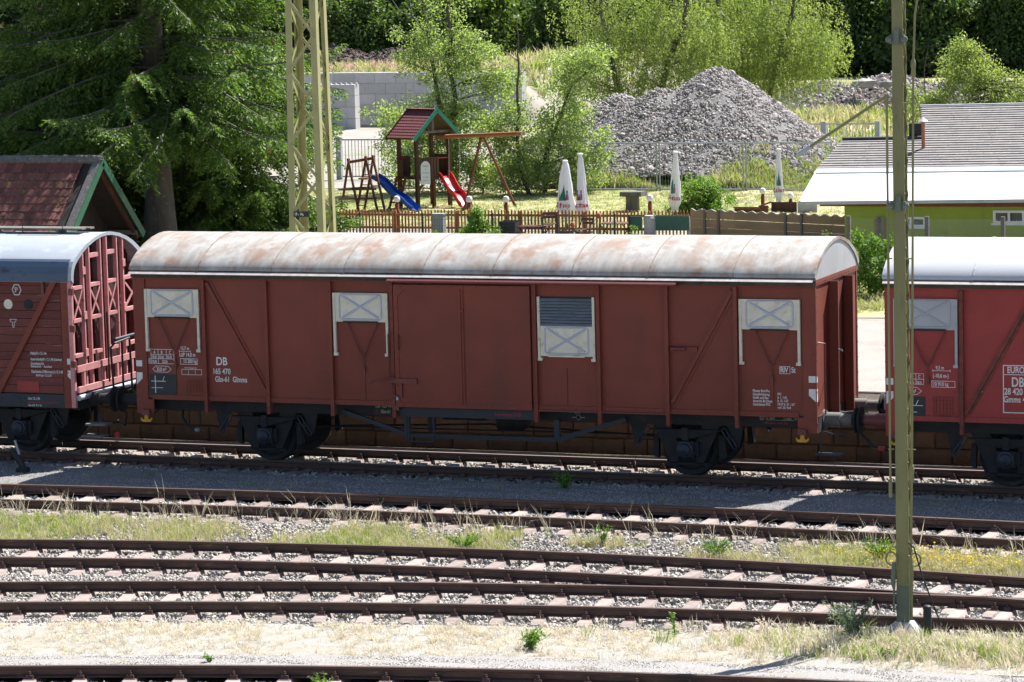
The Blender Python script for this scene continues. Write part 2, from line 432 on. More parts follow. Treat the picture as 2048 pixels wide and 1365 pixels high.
ys = np.concatenate([[-400, -200, -100, -60, -40], np.arange(-30, 2.5, 2.0), [2.78, 2.80, 3.24, 3.26], np.arange(4, 60, 2.0), np.arange(60, 96, 3.0),
                     np.arange(96, 125, .6), np.arange(125, 270, 8.0), [300, 400, 700, 1200]])
xs = np.concatenate([[-900, -500, -300, -200, -140, -110], np.arange(-90, 40, 2.0), [45, 60, 90, 150, 300, 600, 900]])
gx, gy = np.meshgrid(xs, ys)
gzv = ground_z(gx, gy)
nz = np.where(gy > 5, rng.normal(0, .006, gx.shape), 0)*np.where(gy > 100, 6, 1)
nx_, ny_ = len(xs), len(ys)
idx = np.arange(nx_*ny_).reshape(ny_, nx_)
gq = np.stack([idx[:-1, :-1], idx[:-1, 1:], idx[1:, 1:], idx[1:, :-1]], -1).reshape(-1, 4)
tag(fast_mesh('ground', np.stack([gx, gy, gzv+nz], -1).reshape(-1, 3), gq, 'ground_mat'), kind='structure')

def strip(name, x0, x1, ya, yb, za, zb, mat, nx=60, nv=8, bumpy=.006, label=None):
    X = np.linspace(x0, x1, nx+1); vv = np.linspace(0, 1, nv+1)
    P = []
    for v in vv:
        for x in X:
            P.append((x, ya(x)*(1-v)+yb(x)*v, za*(1-v)+zb*v + rng.normal(0, bumpy)))
    I = np.arange((nx+1)*(nv+1)).reshape(nv+1, nx+1)
    q = np.stack([I[:-1, :-1], I[:-1, 1:], I[1:, 1:], I[1:, :-1]], -1).reshape(-1, 4)
    return tag(fast_mesh(name, np.array(P), q, mat, smooth=True), kind='structure')

def curve(a, b, c, lo=-9.0, hi=14.0):
    def f(x):
        if x < lo: return a+b*lo+c*lo*lo + (b+2*c*lo)*(x-lo)
        if x > hi: return a+b*hi+c*hi*hi + (b+2*c*hi)*(x-hi)
        return a+b*x+c*x*x
    return f
T1 = lambda x: 0.0
T2 = curve(-4.60, .025, -.004)
T3 = curve(-9.14, .109, -.010, -9, 13.0)
T4 = curve(-12.27, .242, -.009, -9, 13.0)
T5 = curve(-18.14, .310, -.012, -9, 12.5)

strip('ballast_bed', -40, 40, lambda x: 2.72, lambda x: -25, -.265, -.265, 'bed_mat', 80, 40, .008)
strip('gravel_strip', -30, 34, lambda x: -1.30, lambda x: T2(x)+.83, -.165, -.075, 'grit', 90, 12, .006)
strip('dry_verge', -22, 17, lambda x: T4(x)-1.32, lambda x: T5(x)+2.15, -.20, -.175, 'straw_mat', 80, 8, .008)
strip('gravel_footpath', -22, 17, lambda x: T5(x)+2.18, lambda x: T5(x)+.84, -.165, -.095, 'grit_light', 80, 6, .006)
strip('loading_road', -60, 50, lambda x: 3.42, lambda x: 14.0+.5*math.sin(x*.4), .945, .955, 'road_mat', 70, 8, .006)
strip('lawn', -34, 2, lambda x: 36.5, lambda x: 51.5+.4*math.sin(x), .958, .962, 'lawn_mat', 60, 14, .02)
strip('gravel_yard', -62, -22.5, lambda x: 52.5, lambda x: 96, .955, .62, 'road_mat', 40, 24, .03)
strip('raised_meadow', -110, -40, lambda x: 102.6-.06*(x+50.5), lambda x: 129.0, 3.22, 3.22, 'lawn_mat', 40, 14, .03)
strip('waste_ground', -35.5, 12, lambda x: 80.0, lambda x: 123.9, .72, .62, 'lawn_mat', 40, 20, .03)
strip('meadow', -120, 10, lambda x: 124.0, lambda x: 184.0, .60, .60, 'lawn_mat', 60, 20, .04)
strip('grass_verge', -14, 24, lambda x: 14.6+.5*math.sin(x*.4), lambda x: 27, .957, .957, 'lawn_mat', 50, 12, .02)

# ------------------------------------------------------------------ tracks
RP = [(.0335, -.002), (.036, -.014), (.0345, -.036), (.009, -.050), (.009, -.116), (.058, -.137), (.0625, -.149)]
RP = [(.026, 0)] + RP
RP = RP + [(-a, b) for a, b in reversed(RP)]

def sweep(mb, path, off, z0=0.0):
    n = len(RP); rows = []
    for i, x in enumerate(path):
        y = off[0](x); d = (off[0](x+.05)-off[0](x-.05))/.1
        nv_ = Vector((-d, 1, 0)).normalized()
        for a, b in RP:
            rows.append(Vector((x, y, z0)) + nv_*(off[1]+a) + Vector((0, 0, b)))
    fs = []
    for i in range(len(path)-1):
        for k in range(n):
            fs.append((i*n+k, (i+1)*n+k, (i+1)*n+(k+1) % n, i*n+(k+1) % n))
    fs.append(tuple(range(n))); fs.append(tuple(reversed(range((len(path)-1)*n, len(path)*n))))
    mb.add(rows, fs)
    return mb

smb = MB()
sec = [(-1.26, -.262, .055, .11), (-1.20, -.185, .070, .14), (-1.10, -.158, .080, .145), (1.10, -.158, .080, .145), (1.20, -.185, .070, .14), (1.26, -.262, .055, .11)]
vs_ = []
for y, zt, wt, wb in sec:
    vs_ += [(-wb, y, -.275), (-wt, y, zt), (wt, y, zt), (wb, y, -.275)]
fs_ = []
for i in range(len(sec)-1):
    for k in range(3):
        fs_.append((i*4+k, i*4+k+1, (i+1)*4+k+1, (i+1)*4+k))
fs_ += [(0, 3, 2, 1), (20, 21, 22, 23)]
smb.add(vs_, fs_)
fmb = MB()
fmb.box(-.075, .075, -.175, .175, -.157, -.1505)
for s_ in (-1, 1):
    fmb.add([(-.05, s_*.066, -.150), (.05, s_*.066, -.150), (.05, s_*.15, -.150), (-.05, s_*.15, -.150), (-.045, s_*.052, -.112), (.045, s_*.052, -.112), (.045, s_*.125, -.105), (-.045, s_*.125, -.105)],
            [(0, 1, 5, 4), (1, 2, 6, 5), (2, 3, 7, 6), (3, 0, 4, 7), (4, 5, 6, 7)])
    fmb.lathe([(.020, 0), (.020, .028), (.013, .03), (.013, .05)], (0, s_*.09, -.108), (0, 0, 1), 6, False)
SLEEPER = FAST = None
def track(label, f, x0, x1, sx0, sx1, sp, ph, dz=0.0, joints=()):
    global SLEEPER, FAST
    y0 = f(2.0)
    t = thing('railway_track', label, 'railway track', (0, y0, 0))
    path = [x0 + i*1.0 for i in range(int(x1-x0)+1)]
    g = lambda x: f(x)-y0
    for s_ in (.7535, -.7535):
        segs = []; a = x0
        for j in list(joints)+[x1]:
            segs.append((a, j)); a = j+.012
        for a, b in segs:
            n = max(2, int((b-a)/1.0))
            ro = sweep(MB(), [a+(b-a)*i/n for i in range(n+1)], (g, s_)).build('rail', 'rail', t)
            if f is T1: box(a+.002, b-.002, s_-.021, s_+.021, .0005, .002).build('running_band', 'railtop', ro)
    x = sx0+ph; k = 0
    while x < sx1:
        jx = x + random.uniform(-.03, .03)
        ang = math.atan((f(jx+.05)-f(jx-.05))/.1) + random.uniform(-.012, .012)
        if SLEEPER is None:
            so = smb.build('sleeper', 'sleeper', t); SLEEPER = so
        else:
            so = cp(SLEEPER, t)
        so.parent = t; so.location = (jx, g(jx), dz+random.uniform(-.001, .0005)); so.rotation_euler = (0, 0, ang)
        for s_ in (.7535, -.7535):
            if FAST is None:
                fo = fmb.build('rail_fastening', 'clip', so); FAST = fo
            else:
                fo = cp(FAST, so)
            fo.parent = so; fo.location = (0, s_, 0); fo.rotation_euler = (0, 0, 0)
        x += sp; k += 1
    return t
track('rusty railway track carrying the row of covered freight wagons', T1, -40, 40, -14, 14, .655, 0, joints=(-9.2, 2.45))
track('rusty railway track beside the shaded grey gravel strip, between wagons and weeds', T2, -30, 34, -10, 14, .66, .2, joints=(9.05,))
track('rusty railway track converging with its neighbour, weeds along its far side', T3, -22, 15, -8, 14.2, .625, .1)
track('rusty railway track next to the straw verge where the green mast stands', T4, -22, 15, -7, 14.2, .625, .42, -.003)
track('rusty railway track alongside the gravel footpath beyond the dry verge', T5, -18, 15, -4, 13.5, .64, 0)

def rock(name, seed, mat, sx=1.0):
    r_ = np.random.default_rng(seed)
    import bmesh
    bm = bmesh.new(); bmesh.ops.create_icosphere(bm, subdivisions=1, radius=1.0)
    ax = r_.uniform(.62, 1.15, 3)
    for v in bm.verts:
        k = r_.uniform(.72, 1.12)
        v.co = Vector((v.co.x*ax[0]*k*sx, v.co.y*ax[1]*k, v.co.z*ax[2]*k))
    bmesh.ops.convex_hull(bm, input=bm.verts)
    me = bpy.data.meshes.new(name); bm.to_mesh(me); bm.free()
    me.materials.append(M[mat]); o = bpy.data.objects.new(name, me); COL.objects.link(o)
    return o

def eul(n): return rng.uniform(0, 2*math.pi, (n, 3))

# ballast
def ballast():
    P = []
    tr = [np.vectorize(f) for f in (T1, T2, T3, T4, T5)]
    N_ = 420000
    X = rng.uniform(-13, 16, N_); Y = rng.uniform(-19.3, 1.0, N_)
    c = [f(X) for f in tr]
    keep = (Y > -1.30)
    m2 = (Y < c[1]+.72) & (Y > c[3]-1.5)
    m5 = (Y < c[4]+.72) & (Y > c[4]-1.3)
    keep |= m2 | m5
    # fewer stones where weeds grow between the second and third track
    veg = (Y < c[1]-1.35) & (Y > c[2]+1.25)
    keep &= ~(veg & (rng.random(N_) < .45))
    for k in range(5):
        for s_ in (.7535, -.7535):
            keep &= ~(np.abs(Y-(c[k]+s_)) < .075)
    keep &= ~((np.abs(Y-c[0]) < 1.4) & (rng.random(N_) < .3))
    # view-dependent density is not used: stones lie evenly along the tracks
    keep &= (X - (-13) > (Y+1)*-.35*0)
    X, Y = X[keep], Y[keep]
    n = len(X)
    s = rng.uniform(.016, .042, n)*np.where(rng.random(n) < .08, 1.35, 1)
    Z = -.262 + rng.uniform(0, .045, n) + s*.3
    Z = np.minimum(Z, -.175 - s*.8)
    S3 = np.stack([s*rng.uniform(.8, 1.3, n), s, s*rng.uniform(.6, 1, n)], -1)
    return np.stack([X, Y, Z], -1), eul(n), S3
bp, br, bs = ballast()
tag(scatter('ballast', bp, br, bs, [rock('ballast_stone', 100+i, 'stone') for i in range(7)]), 'grey and tan ballast stones lying between the sleepers', 'ballast')

# loose grit on the gravel strips
def grit(n):
    X = rng.uniform(-13, 16, n); f2 = np.vectorize(T2)(X); f5 = np.vectorize(T5)(X)
    u = rng.random(n); sel = rng.random(n) < .62
    Y = np.where(sel, -1.35+(f2+.86+1.35)*u, f5+.86+1.3*u)
    Z = np.where(sel, -.165+.09*u, -.095-.07*u) + .002
    s = rng.uniform(.005, .013, n)
    return np.stack([X, Y, Z], -1), eul(n), np.stack([s, s, s*.7], -1)
gp, gr, gs = grit(60000)
tag(scatter('grit', gp, gr, gs, [rock('grit_stone', 130+i, 'stone') for i in range(3)]), 'fine grey grit scattered on the gravel strips', 'grit')

# ------------------------------------------------------------------ stone retaining wall behind the wagons
rw = thing('retaining_wall', 'weathered sandstone retaining wall behind the wagons topped by a rusty rail', 'wall', (0, 2.7, -.26))
protos = []
for k in range(5):
    L_ = (.52, .62, .70, .80, .46)[k]
    j = lambda a: a + random.uniform(-.012, .012)
    mb = MB()
    y0 = -random.uniform(0, .035)
    vs_ = [(j(.006), y0+.02, .006), (j(L_-.006), y0+.02, .006), (j(L_-.006), .25, .006), (j(.006), .25, .006),
           (j(.006), y0+.02, .304), (j(L_-.006), y0+.02, .304), (j(L_-.006), .25, .304), (j(.006), .25, .304)]
    fr = [(j(.03), y0-.012, j(.03)), (j(L_-.03), y0-.012, j(.03)), (j(L_-.03), y0-.012, j(.28)), (j(.03), y0-.012, j(.28))]
    mb.add(vs_+fr, [(0, 3, 2, 1), (4, 5, 6, 7), (1, 2, 6, 5), (3, 0, 4, 7), (2, 3, 7, 6), (0, 1, 9, 8), (1, 5, 10, 9), (5, 4, 11, 10), (4, 0, 8, 11), (8, 9, 10, 11)])
    protos.append((mb, L_, None))
made = {}
for row in range(3):
    x = -15.0 - random.random()*.5
    while x < 15:
        k = random.randrange(5); mb, L_, _ = protos[k]
        if k not in made:
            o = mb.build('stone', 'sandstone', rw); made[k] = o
        else: o = cp(made[k], rw)
        o.location = (x, 0, row*.31); x += L_
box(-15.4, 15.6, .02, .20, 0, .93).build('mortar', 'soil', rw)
sweep(MB(), [-30, 0, 30], (lambda x: .62, 0), 1.215).build('edge_rail', 'rail', rw)
box(-30, 30, .22, .55, .95, 1.0).build('gravel_bed', 'redballast', rw)
# ================================================================== wagons
def wheelset(root, x):
    a = MB().lathe([(.085, -.95), (.085, .95)], (x, 0, .5), (0, 1, 0), 12).build('axle', 'under', root)
    for s_ in (-1, 1):
        MB().lathe([(.09, .07), (.125, .06), (.15, .02), (.37, -.01), (.415, .045), (.49, .05), (.498, .04), (.504, -.045), (.53, -.06), (.53, -.085), (.42, -.085), (.38, -.04), (.09, -.05)],
                   (x, s_*.76, .502), (0, s_, 0), 36).build('wheel', 'under', a)

def running_gear(root, axles, x0, x1, sole_mat='under', sole_y=1.08, sole_z=(.93, 1.168)):
    for ax in axles:
        wheelset(root, ax)
        for s_ in (-1, 1):
            y = s_*1.0
            g = MB()
            for q in (-1, 1):
                g.prism([(ax+q*.62, y, .95), (ax+q*.30, y, .95), (ax+q*.17, y, .62), (ax+q*.17, y, .24), (ax+q*.29, y, .24)], (0, -s_*.014, 0))
            g.box(ax-.36, ax+.36, min(y, y-s_*.03), max(y, y-s_*.03), .215, .255)
            g.build('axle_guard', 'under', root)
            b = MB().box(ax-.16, ax+.16, min(y+s_*.02, y+s_*.12), max(y+s_*.02, y+s_*.12), .37, .64)
            b.box(ax-.03, ax+.11+.12, min(y+s_*.01, y+s_*.07), max(y+s_*.01, y+s_*.07), .40, .63)
            ab = b.build('axle_box', 'under', root)
            MB().lathe([(.145, 0), (.145, .02), (.115, .03), (.105, .065), (.07, .085), (.03, .09), (.02, .10)], (ax, y+s_*.12, .50), (0, s_, 0), 20).build('cap', 'under_blue', ab)
            sp = MB()
            for k in range(9):
                hl = .66 - k*.062; z = .845 - k*.017
                yy = (y+s_*.01, y+s_*.10)
                sp.prism([(ax-hl, min(yy), z), (ax+hl, min(yy), z), (ax+hl-.02, min(yy), z-.0145), (ax-hl+.02, min(yy), z-.0145)], (0, .09, 0))
            spo = sp.build('leaf_spring', 'under', root)
            box(ax-.055, ax+.055, min(y-.0*s_, y+s_*.115), max(y, y+s_*.115), .66, .875).build('buckle', 'under', spo)
            for q in (-1, 1):
                m = MB()
                m.prism([(ax+q*1.02, y, .95), (ax+q*.72, y, .95), (ax+q*.86, y, .58), (ax+q*.94, y, .55)], (0, -s_*.03, 0))
                m.build('spring_bracket', 'under', root)
                for (xa, za, xb, zb) in ((.68, .86, .78, .70), (.78, .715, .885, .545)):
                    l_ = MB()
                    dx, dz = (xb-xa), (zb-za); ln = math.hypot(dx, dz); px_, pz_ = -dz/ln*.035, dx/ln*.035
                    loop = [(xa+px_, za+pz_), (xb+px_, zb+pz_), (xb+dx*.12, zb+dz*.12), (xb-px_, zb-pz_), (xa-px_, za-pz_), (xa-dx*.12, za-dz*.12), (xa+px_, za+pz_)]
                    l_.tube([(ax+q*u_, y+s_*.06, v_) for u_, v_ in loop], .014, 6)
                    l_.build('shackle', 'under_blue', root)
            bs_ = MB()
            for q in (-1, 1):
                bs_.prism([(ax+q*.54, y-s_*.2, .75), (ax+q*.62, y-s_*.2, .72), (ax+q*.66, y-s_*.2, .35), (ax+q*.55, y-s_*.2, .30)], (0, s_*.1, 0))
            bs_.build('brake_shoes', 'under', root)
    for s_ in (-1, 1):
        yy = sorted((s_*sole_y, s_*(sole_y-.09)))
        sb = MB().box(x0+.12, x1-.12, yy[0], yy[1], sole_z[0], sole_z[1])
        for ax in axles:
            sb.bolts([(ax+dx, s_*sole_y, sole_z[0]+dz) for dx in (-.3, -.2, .2, .3) for dz in (.08, .16)], .013, (0, s_, 0), .012)
        sb.build('solebar', sole_mat, root)
    box(x0+.1, x1-.1, -1.0, 1.0, 1.02, 1.165).build('floor', 'under', root)
    cyl = MB().lathe([(.05, -.30), (.19, -.26), (.19, .2), (.12, .3)], ((x0+x1)/2+.55, -.35, .80), (1, 0, 0), 16)
    cyl.build('brake_cylinder', 'under', root)
    MB().lathe([(.04, -.45), (.16, -.42), (.16, .42), (.04, .45)], ((x0+x1)/2-.6, .3, .82), (1, 0, 0), 16).build('air_tank', 'under', root)
    rods = MB()
    rods.tube([(axles[0]+.6, -.1, .55), ((x0+x1)/2, -.1, .68), (axles[-1]-.6, -.1, .55)], .02, 6)
    rods.tube([(axles[0]+.6, -.55, .62), (axles[-1]-.6, -.55, .66)], .015, 6)
    rods.build('brake_rods', 'under', root)

def buffers(root, xe, d, mat='under', sleeve='red_trim'):
    """pair of buffers on the end at xe pointing in direction d"""
    for y in (-.875, .875):
        b = MB().lathe([(.17, 0), (.17, .03), (.125, .035), (.125, .30), (.105, .305), (.105, .50)], (xe, y, 1.06), (d, 0, 0), 20).build('buffer', mat, root)
        MB().lathe([(.07, .50), (.09, .545), (.235, .555), (.24, .575), (.22, .592), (.10, .605), (.02, .608)], (xe, y, 1.06), (d, 0, 0), 28).build('buffer_head', 'under', b)

def arch_roof(root, x0, x1, prof, sheets, mat, thick=.025, lip=.0):
    full = [(-y, z) for y, z in prof] + [(y, z) for y, z in reversed(prof[:-1])] if prof[-1][0] == 0 else None
    P = full
    bounds = [x0 + (x1-x0)*i/sheets for i in range(sheets+1)]
    for i in range(1, sheets): bounds[i] += random.uniform(-.06, .06)
    for i in range(sheets):
        dz = .005 if i % 2 else 0.0
        a, b = bounds[i], bounds[i+1]
        mb = MB(); n = len(P)
        o = [(y*1.0, z+dz) for y, z in P]; inn = [(y*.982, z+dz-thick) for y, z in P]
        vs = [(x, y, z) for x in (a, b) for y, z in o] + [(x, y, z) for x in (a, b) for y, z in inn]
        fs = [(k, n+k, n+k+1, k+1) for k in range(n-1)]
        mb.add(vs, fs, True)
        mb.add(vs, [(2*n+k, 2*n+k+1, 3*n+k+1, 3*n+k) for k in range(n-1)], True)
        mb.add(vs, [(k, k+1, 2*n+k+1, 2*n+k) for k in range(n-1)] + [(n+k, 3*n+k, 3*n+k+1, n+k+1) for k in range(n-1)] +
               [(0, 2*n, 3*n, n), (n-1, 2*n-1, 4*n-1, 3*n-1)])
        so = mb.build('roof_sheet', mat, root, sharp=60)
        if i:
            sm = MB()
            for k in range(n-1):
                sm.bar((a, o[k][0], o[k][1]+.004), (a, o[k+1][0], o[k+1][1]+.004), .022, .008, (0, -o[k][0]*-.2, 1))
            sm.build('seam', 'seam_rust' if mat == 'roof_worn' else mat, so)
    return P

def gable(root, x, d, P, zb, mat, rim_mat):
    n = len(P)
    poly = [(x, y*.955, max(zb, z-.035)) for y, z in P]
    poly = [(x, P[0][0]*.955, zb)] + poly + [(x, P[-1][0]*.955, zb)]
    MB().prism(poly, (d*.012, 0, 0)).build('gable_panel', mat, root)
    r_ = MB()
    for k in range(n-1):
        a, b = P[k], P[k+1]
        r_.add([(x+d*.0, a[0], a[1]+.004), (x+d*.03, a[0], a[1]+.004), (x+d*.03, b[0], b[1]+.004), (x, b[0], b[1]+.004),
                (x, a[0]*.94, a[1]-.05), (x+d*.03, a[0]*.94, a[1]-.05), (x+d*.03, b[0]*.94, b[1]-.05), (x, b[0]*.94, b[1]-.05)],
               [(0, 1, 2, 3), (4, 7, 6, 5), (1, 5, 6, 2), (0, 3, 7, 4)], True)
    r_.build('roof_rim', rim_mat, root)

def vent(root, x0, x1, zt, open_=False, mat='shutter', edge='shutter_edge', y=-1.33, low=2.06):
    """sliding ventilation shutter with pressed cross, guides and rod"""
    zb = zt-.515
    if open_:
        box(x0+.05, x1-.05, y-.012, y+.02, zb, zt).build('louvre_back', 'under', root)
        n = 9
        for k in range(n):
            z = zt-.03-k*(zt-zb-.03)/n
            s_ = MB().prism([(x0+.055, y-.045, z-.042), (x0+.055, y-.052, z-.034), (x0+.055, y-.016, z), (x0+.055, y-.010, z-.010)], (x1-x0-.11, 0, 0))
            s_.build('louvre', 'zinc', root)
        zt2 = zb+.005; zb2 = zt2-.525
    else:
        zt2, zb2 = zt, zb
    sh = box(x0+.045, x1-.045, y-.045, y-.030, zb2, zt2).build('vent_shutter', mat, root)
    fa, fb, fc, fd = x0+.13, x1-.13, zb2+.045, zt2-.025
    fr = MB()
    pts = []
    rr = .05
    for cx_, cz_, a0 in ((fb-rr, fd-rr, 0), (fa+rr, fd-rr, 90), (fa+rr, fc+rr, 180), (fb-rr, fc+rr, 270)):
        for k in range(4):
            a = math.radians(a0+30*k); pts.append((cx_+rr*math.cos(a), y-.047, cz_+rr*math.sin(a)))
    fr.tube(pts+[pts[0]], .016, 6)
    fr.build('pressed_border', edge, sh)
    for (a, b) in (((fa+.06, fd-.03), (fb-.06, fc+.03)), ((fa+.06, fc+.03), (fb-.06, fd-.03))):
        MB().tube([(a[0], y-.040, a[1]), (b[0], y-.040, b[1])], [.026, .026], 6).build('pressed_rib', edge, sh)
    for xg in (x0, x1-.05):
        g = MB().box(xg, xg+.045, y-.058, y, low, zt)
        g.box(xg-.004 if xg == x0 else xg-.03, xg+.075 if xg == x0 else xg+.05, y-.06, y, low-.025, low+.025)
        g.bolts([(xg+.022, y-.058, low+.08+k*.15) for k in range(8) if low+.08+k*.15 < zt-.04], .011)
        g.build('guide_rail', mat, root)
    box(x0+.2, x1-.2, y-.075, y-.045, zb2-.012, zb2+.014).build('shutter_handle', 'under' if not open_ else mat, root)
    if not open_:
        r_ = MB(); cx_ = (x0+x1)/2+.02; zc = zb2-.60
        r_.tube([(x0+.27, y-.05, zb2-.02), (cx_-.04, y-.05, zc+.03), (cx_, y-.05, zc), (cx_+.04, y-.05, zc+.03), (x1-.22, y-.05, zb2-.02)], .0135, 6)
        r_.tube([(cx_, y-.05, zc), (cx_+.01, y-.03, zc-.30)], .012, 6)
        r_.box(cx_-.02, cx_+.03, y-.045, y, zc-.32, zc-.20)
        r_.build('shutter_rod', 'red_trim', root)
    return sh

def post(root, x, mat='red', z0=.945, z1=3.36, w=.062, y=-1.33):
    m = MB().box(x-w/2, x+w/2, y-.08, y+.02, z0, z1)
    m.box(x-w/2-.035, x-w/2, y-.013, y+.02, 1.12, z1)
    m.bolts([(x-.005, y-.08, z0+.12+k*.235) for k in range(11) if z0+.12+k*.235 < z1-.03], .011)
    return m.build('post', mat, root)

ROOFP = [(1.452, 3.532), (1.45, 3.55), (1.42, 3.60), (1.33, 3.69), (1.20, 3.775), (1.02, 3.865), (.80, 3.955), (.5, 4.04), (.22, 4.087), (0, 4.10)]

def frame_box(mb, x0, x1, z0, z1, y, t=.008):
    for a in ((x0, x1, z0, z0+t), (x0, x1, z1-t, z1), (x0, x0+t, z0+t, z1-t), (x1-t, x1, z0+t, z1-t)):
        mb.box(a[0], a[1], y-.001, y, a[2], a[3])
    return mb

def covered_body(root, xa, xb, posts, mat, roofmat, sheets, gmat, ends=('L', 'R'), side_y=-1.33):
    """plain box of a covered wagon: panels between posts, rear side, ends, roof"""
    bd = [xa+.22] + list(posts) + [xb-.22]
    for i in range(len(bd)-1):
        dy = random.uniform(-.002, .002)
        p_ = box(bd[i]-.005, bd[i+1]-.006, side_y+dy, side_y+.03, 1.17, 3.355)
        p_.build('side_panel', mat, root)
    box(xa, xb, 1.30, 1.33, 1.12, 3.40).build('rear_side', mat, root)
    # sill flange and top rail
    sl_ = MB().box(xa+.31, xb-.31, side_y-.028, side_y+.05, 1.148, 1.235)
    sl_.bolts([(xa+.5+k*.26, side_y-.028, 1.195) for k in range(int((xb-xa-1)/.26))], .010)
    sl_.build('side_sill', mat, root)
    box(xa+.02, xb-.02, side_y-.055, side_y+.06, 3.357, 3.385).build('top_rail', mat, root)
    for xc, d in ((xa, 1), (xb, -1)):
        c = MB()
        x0_, x1_ = sorted((xc, xc+d*.225))
        xm = xc+d*.33
        c.prism([(xc, side_y-.03, .885), (xc, side_y-.03, 3.40), (xc+d*.225, side_y-.03, 3.40), (xc+d*.225, side_y-.03, 1.15), (xm, side_y-.03, 1.15), (xm, side_y-.03, .885)][::d], (0, .05, 0))
        c.bolts([(xc+d*.05, side_y-.03, 1.1+.28*k) for k in range(9)], .011)
        c.build('corner_plate', mat, root)
    for s_, yy in ((-1, side_y-.075), (1, 1.41)):
        box(xa, xb, min(yy, yy+s_*.02)-.02, max(yy, yy+s_*.02)+.06, 3.386, 3.475).build('gutter', 'gutter', root)
    MB().prism([(xa-.005, side_y-.11, 3.490), (xa-.005, side_y-.11, 3.508), (xa-.005, side_y-.155, 3.500), (xa-.005, side_y-.21, 3.468), (xa-.005, side_y-.21, 3.460)], (xb-xa+.01, 0, 0)).build('drip_strip', 'strip', root)
    box(xa, xb, side_y-.085, side_y+.02, 3.476, 3.489).build('drip_seat', 'gutter', root)
    box(xa, xb, side_y-.11, side_y-.03, 3.513, 3.545).build('roof_edge', 'gutter', root)
    P = arch_roof(root, xa-.01, xb+.01, ROOFP, sheets, roofmat)
    for k, (xe, d) in enumerate(((xa, -1), (xb, 1))):
        gable(root, xe, d, P, 3.47, gmat, roofmat)

def end_wall(root, xe, d, mat):
    x0_, x1_ = sorted((xe-d*.03, xe-d*.002))
    box(x0_, x1_, -1.325, 1.325, 1.0, 3.40).build('end_panel', mat, root)
    h = MB().box(*sorted((xe-d*.001, xe+d*.018)), -1.36, 1.36, 3.385, 3.485)
    h.bolts([(xe+d*.018, -1.25+.155*k, 3.425) for k in range(17)], .011, (d, 0, 0))
    h.build('end_header', mat, root)
    for y in (-.45, .52):
        st = MB()
        st.box(*sorted((xe-d*.001, xe+d*.15)), y-.012, y+.012, .93, 3.384)
        st.box(*sorted((xe+d*.1505, xe+d*.162)), y-.030, y+.012, .93, 3.384)
        st.build('end_stanchion', mat, root)
    for y in (-1.36, 1.30):
        c = MB().box(*sorted((xe-d*.001, xe+d*.012)), y, y+.06, .89, 3.384)
        c.bolts([(xe+d*.012, y+.03, 1.05+.27*k) for k in range(9)], .011, (d, 0, 0))
        c.build('corner_angle', mat, root)
    box(*sorted((xe-d*.10, xe+d*.012)), -1.28, 1.28, .88, 1.165).build('headstock', 'under', root)

def hook(root, x, y=-1.36):
    b = MB().prism([(x-.075, y-.02, .96), (x+.075, y-.02, .96), (x+.075, y-.02, .86), (x-.075, y-.02, .86)], (0, -.05, 0))
    b.build('hook_bracket', 'red_trim', root)
    h = MB()
    h.prism([(x-.03, y-.05, .865), (x+.03, y-.05, .865), (x+.035, y-.05, .79), (x+.06, y-.05, .775), (x+.085, y-.05, .79), (x+.10, y-.05, .815), (x+.115, y-.05, .80), (x+.105, y-.05, .765), (x+.07, y-.05, .735),
             (x-.07, y-.05, .735), (x-.105, y-.05, .765), (x-.115, y-.05, .80), (x-.10, y-.05, .815), (x-.085, y-.05, .79), (x-.06, y-.05, .775), (x-.035, y-.05, .79)], (0, .03, 0))
    h.build('tow_hook', 'yellow', root)

def shunt_marks(root, xc, d, y=-1.3615):
    x0_, x1_ = sorted((xc+d*.005, xc+d*.125))
    box(x0_, x1_, y-.001, y, 1.75, 1.86).build('shunting_mark', 'white_paint', root)
    MB().prism([(xc+d*.005, y, 1.64), (xc+d*.125, y, 1.64), (xc+d*.125, y, 1.53), (xc+d*.005, y, 1.42)], (0, -.001, 0)).build('shunting_mark', 'white_paint', root)

def coupling(root, xe, d):
    m = MB().tube([(xe, 0, 1.04), (xe+d*.22, 0, 1.03), (xe+d*.30, 0, 1.06), (xe+d*.32, 0, 1.10)], [.05, .045, .035, .025], 8)
    m.tube([(xe+d*.10, -.06, 1.05), (xe+d*.35, -.07, 1.08), (xe+d*.45, 0, 1.12), (xe+d*.35, .07, 1.08), (xe+d*.10, .06, 1.05)], .02, 8)
    m.build('coupling', 'under', root)

# ------------------------------------------------------------------ middle wagon
cw = thing('freight_wagon', 'brown-red covered freight wagon with rust-streaked pale roof and cream shutters, middle of the train', 'freight wagon')
XA, XB = -6.42, 6.42
PX = [-5.0, -3.755, -2.495, -1.30, 1.385, 2.56, 3.80, 5.03]
running_gear(cw, (-4, 4), XA, XB)
covered_body(cw, XA, XB, PX, 'red', 'roof_worn', 9, 'alu')
for x in PX:
    if x == 1.385: post(cw, x, w=.075)
    else: post(cw, x)
vent(cw, -6.19, -5.09, 3.175)
vent(cw, -2.44, -1.375, 3.157)
vent(cw, 1.44, 2.50, 3.142, open_=True, low=2.05)
vent(cw, 5.09, 6.165, 3.152)
def brace(root, xa, za, xb, zb, mat='red', w=.07):
    m = MB().bar((xa, -1.352, za), (xb, -1.352, zb), .044, w, (0, 0, 1))
    m.bar((xa+.03, -1.335, za+.0), (xb+.03, -1.335, zb), .012, w*1.9, (0, 0, 1))
    m.build('diagonal_brace', mat, root)
brace(cw, -4.94, 3.30, -3.81, 1.32)
brace(cw, 3.86, 1.34, 4.97, 3.29)
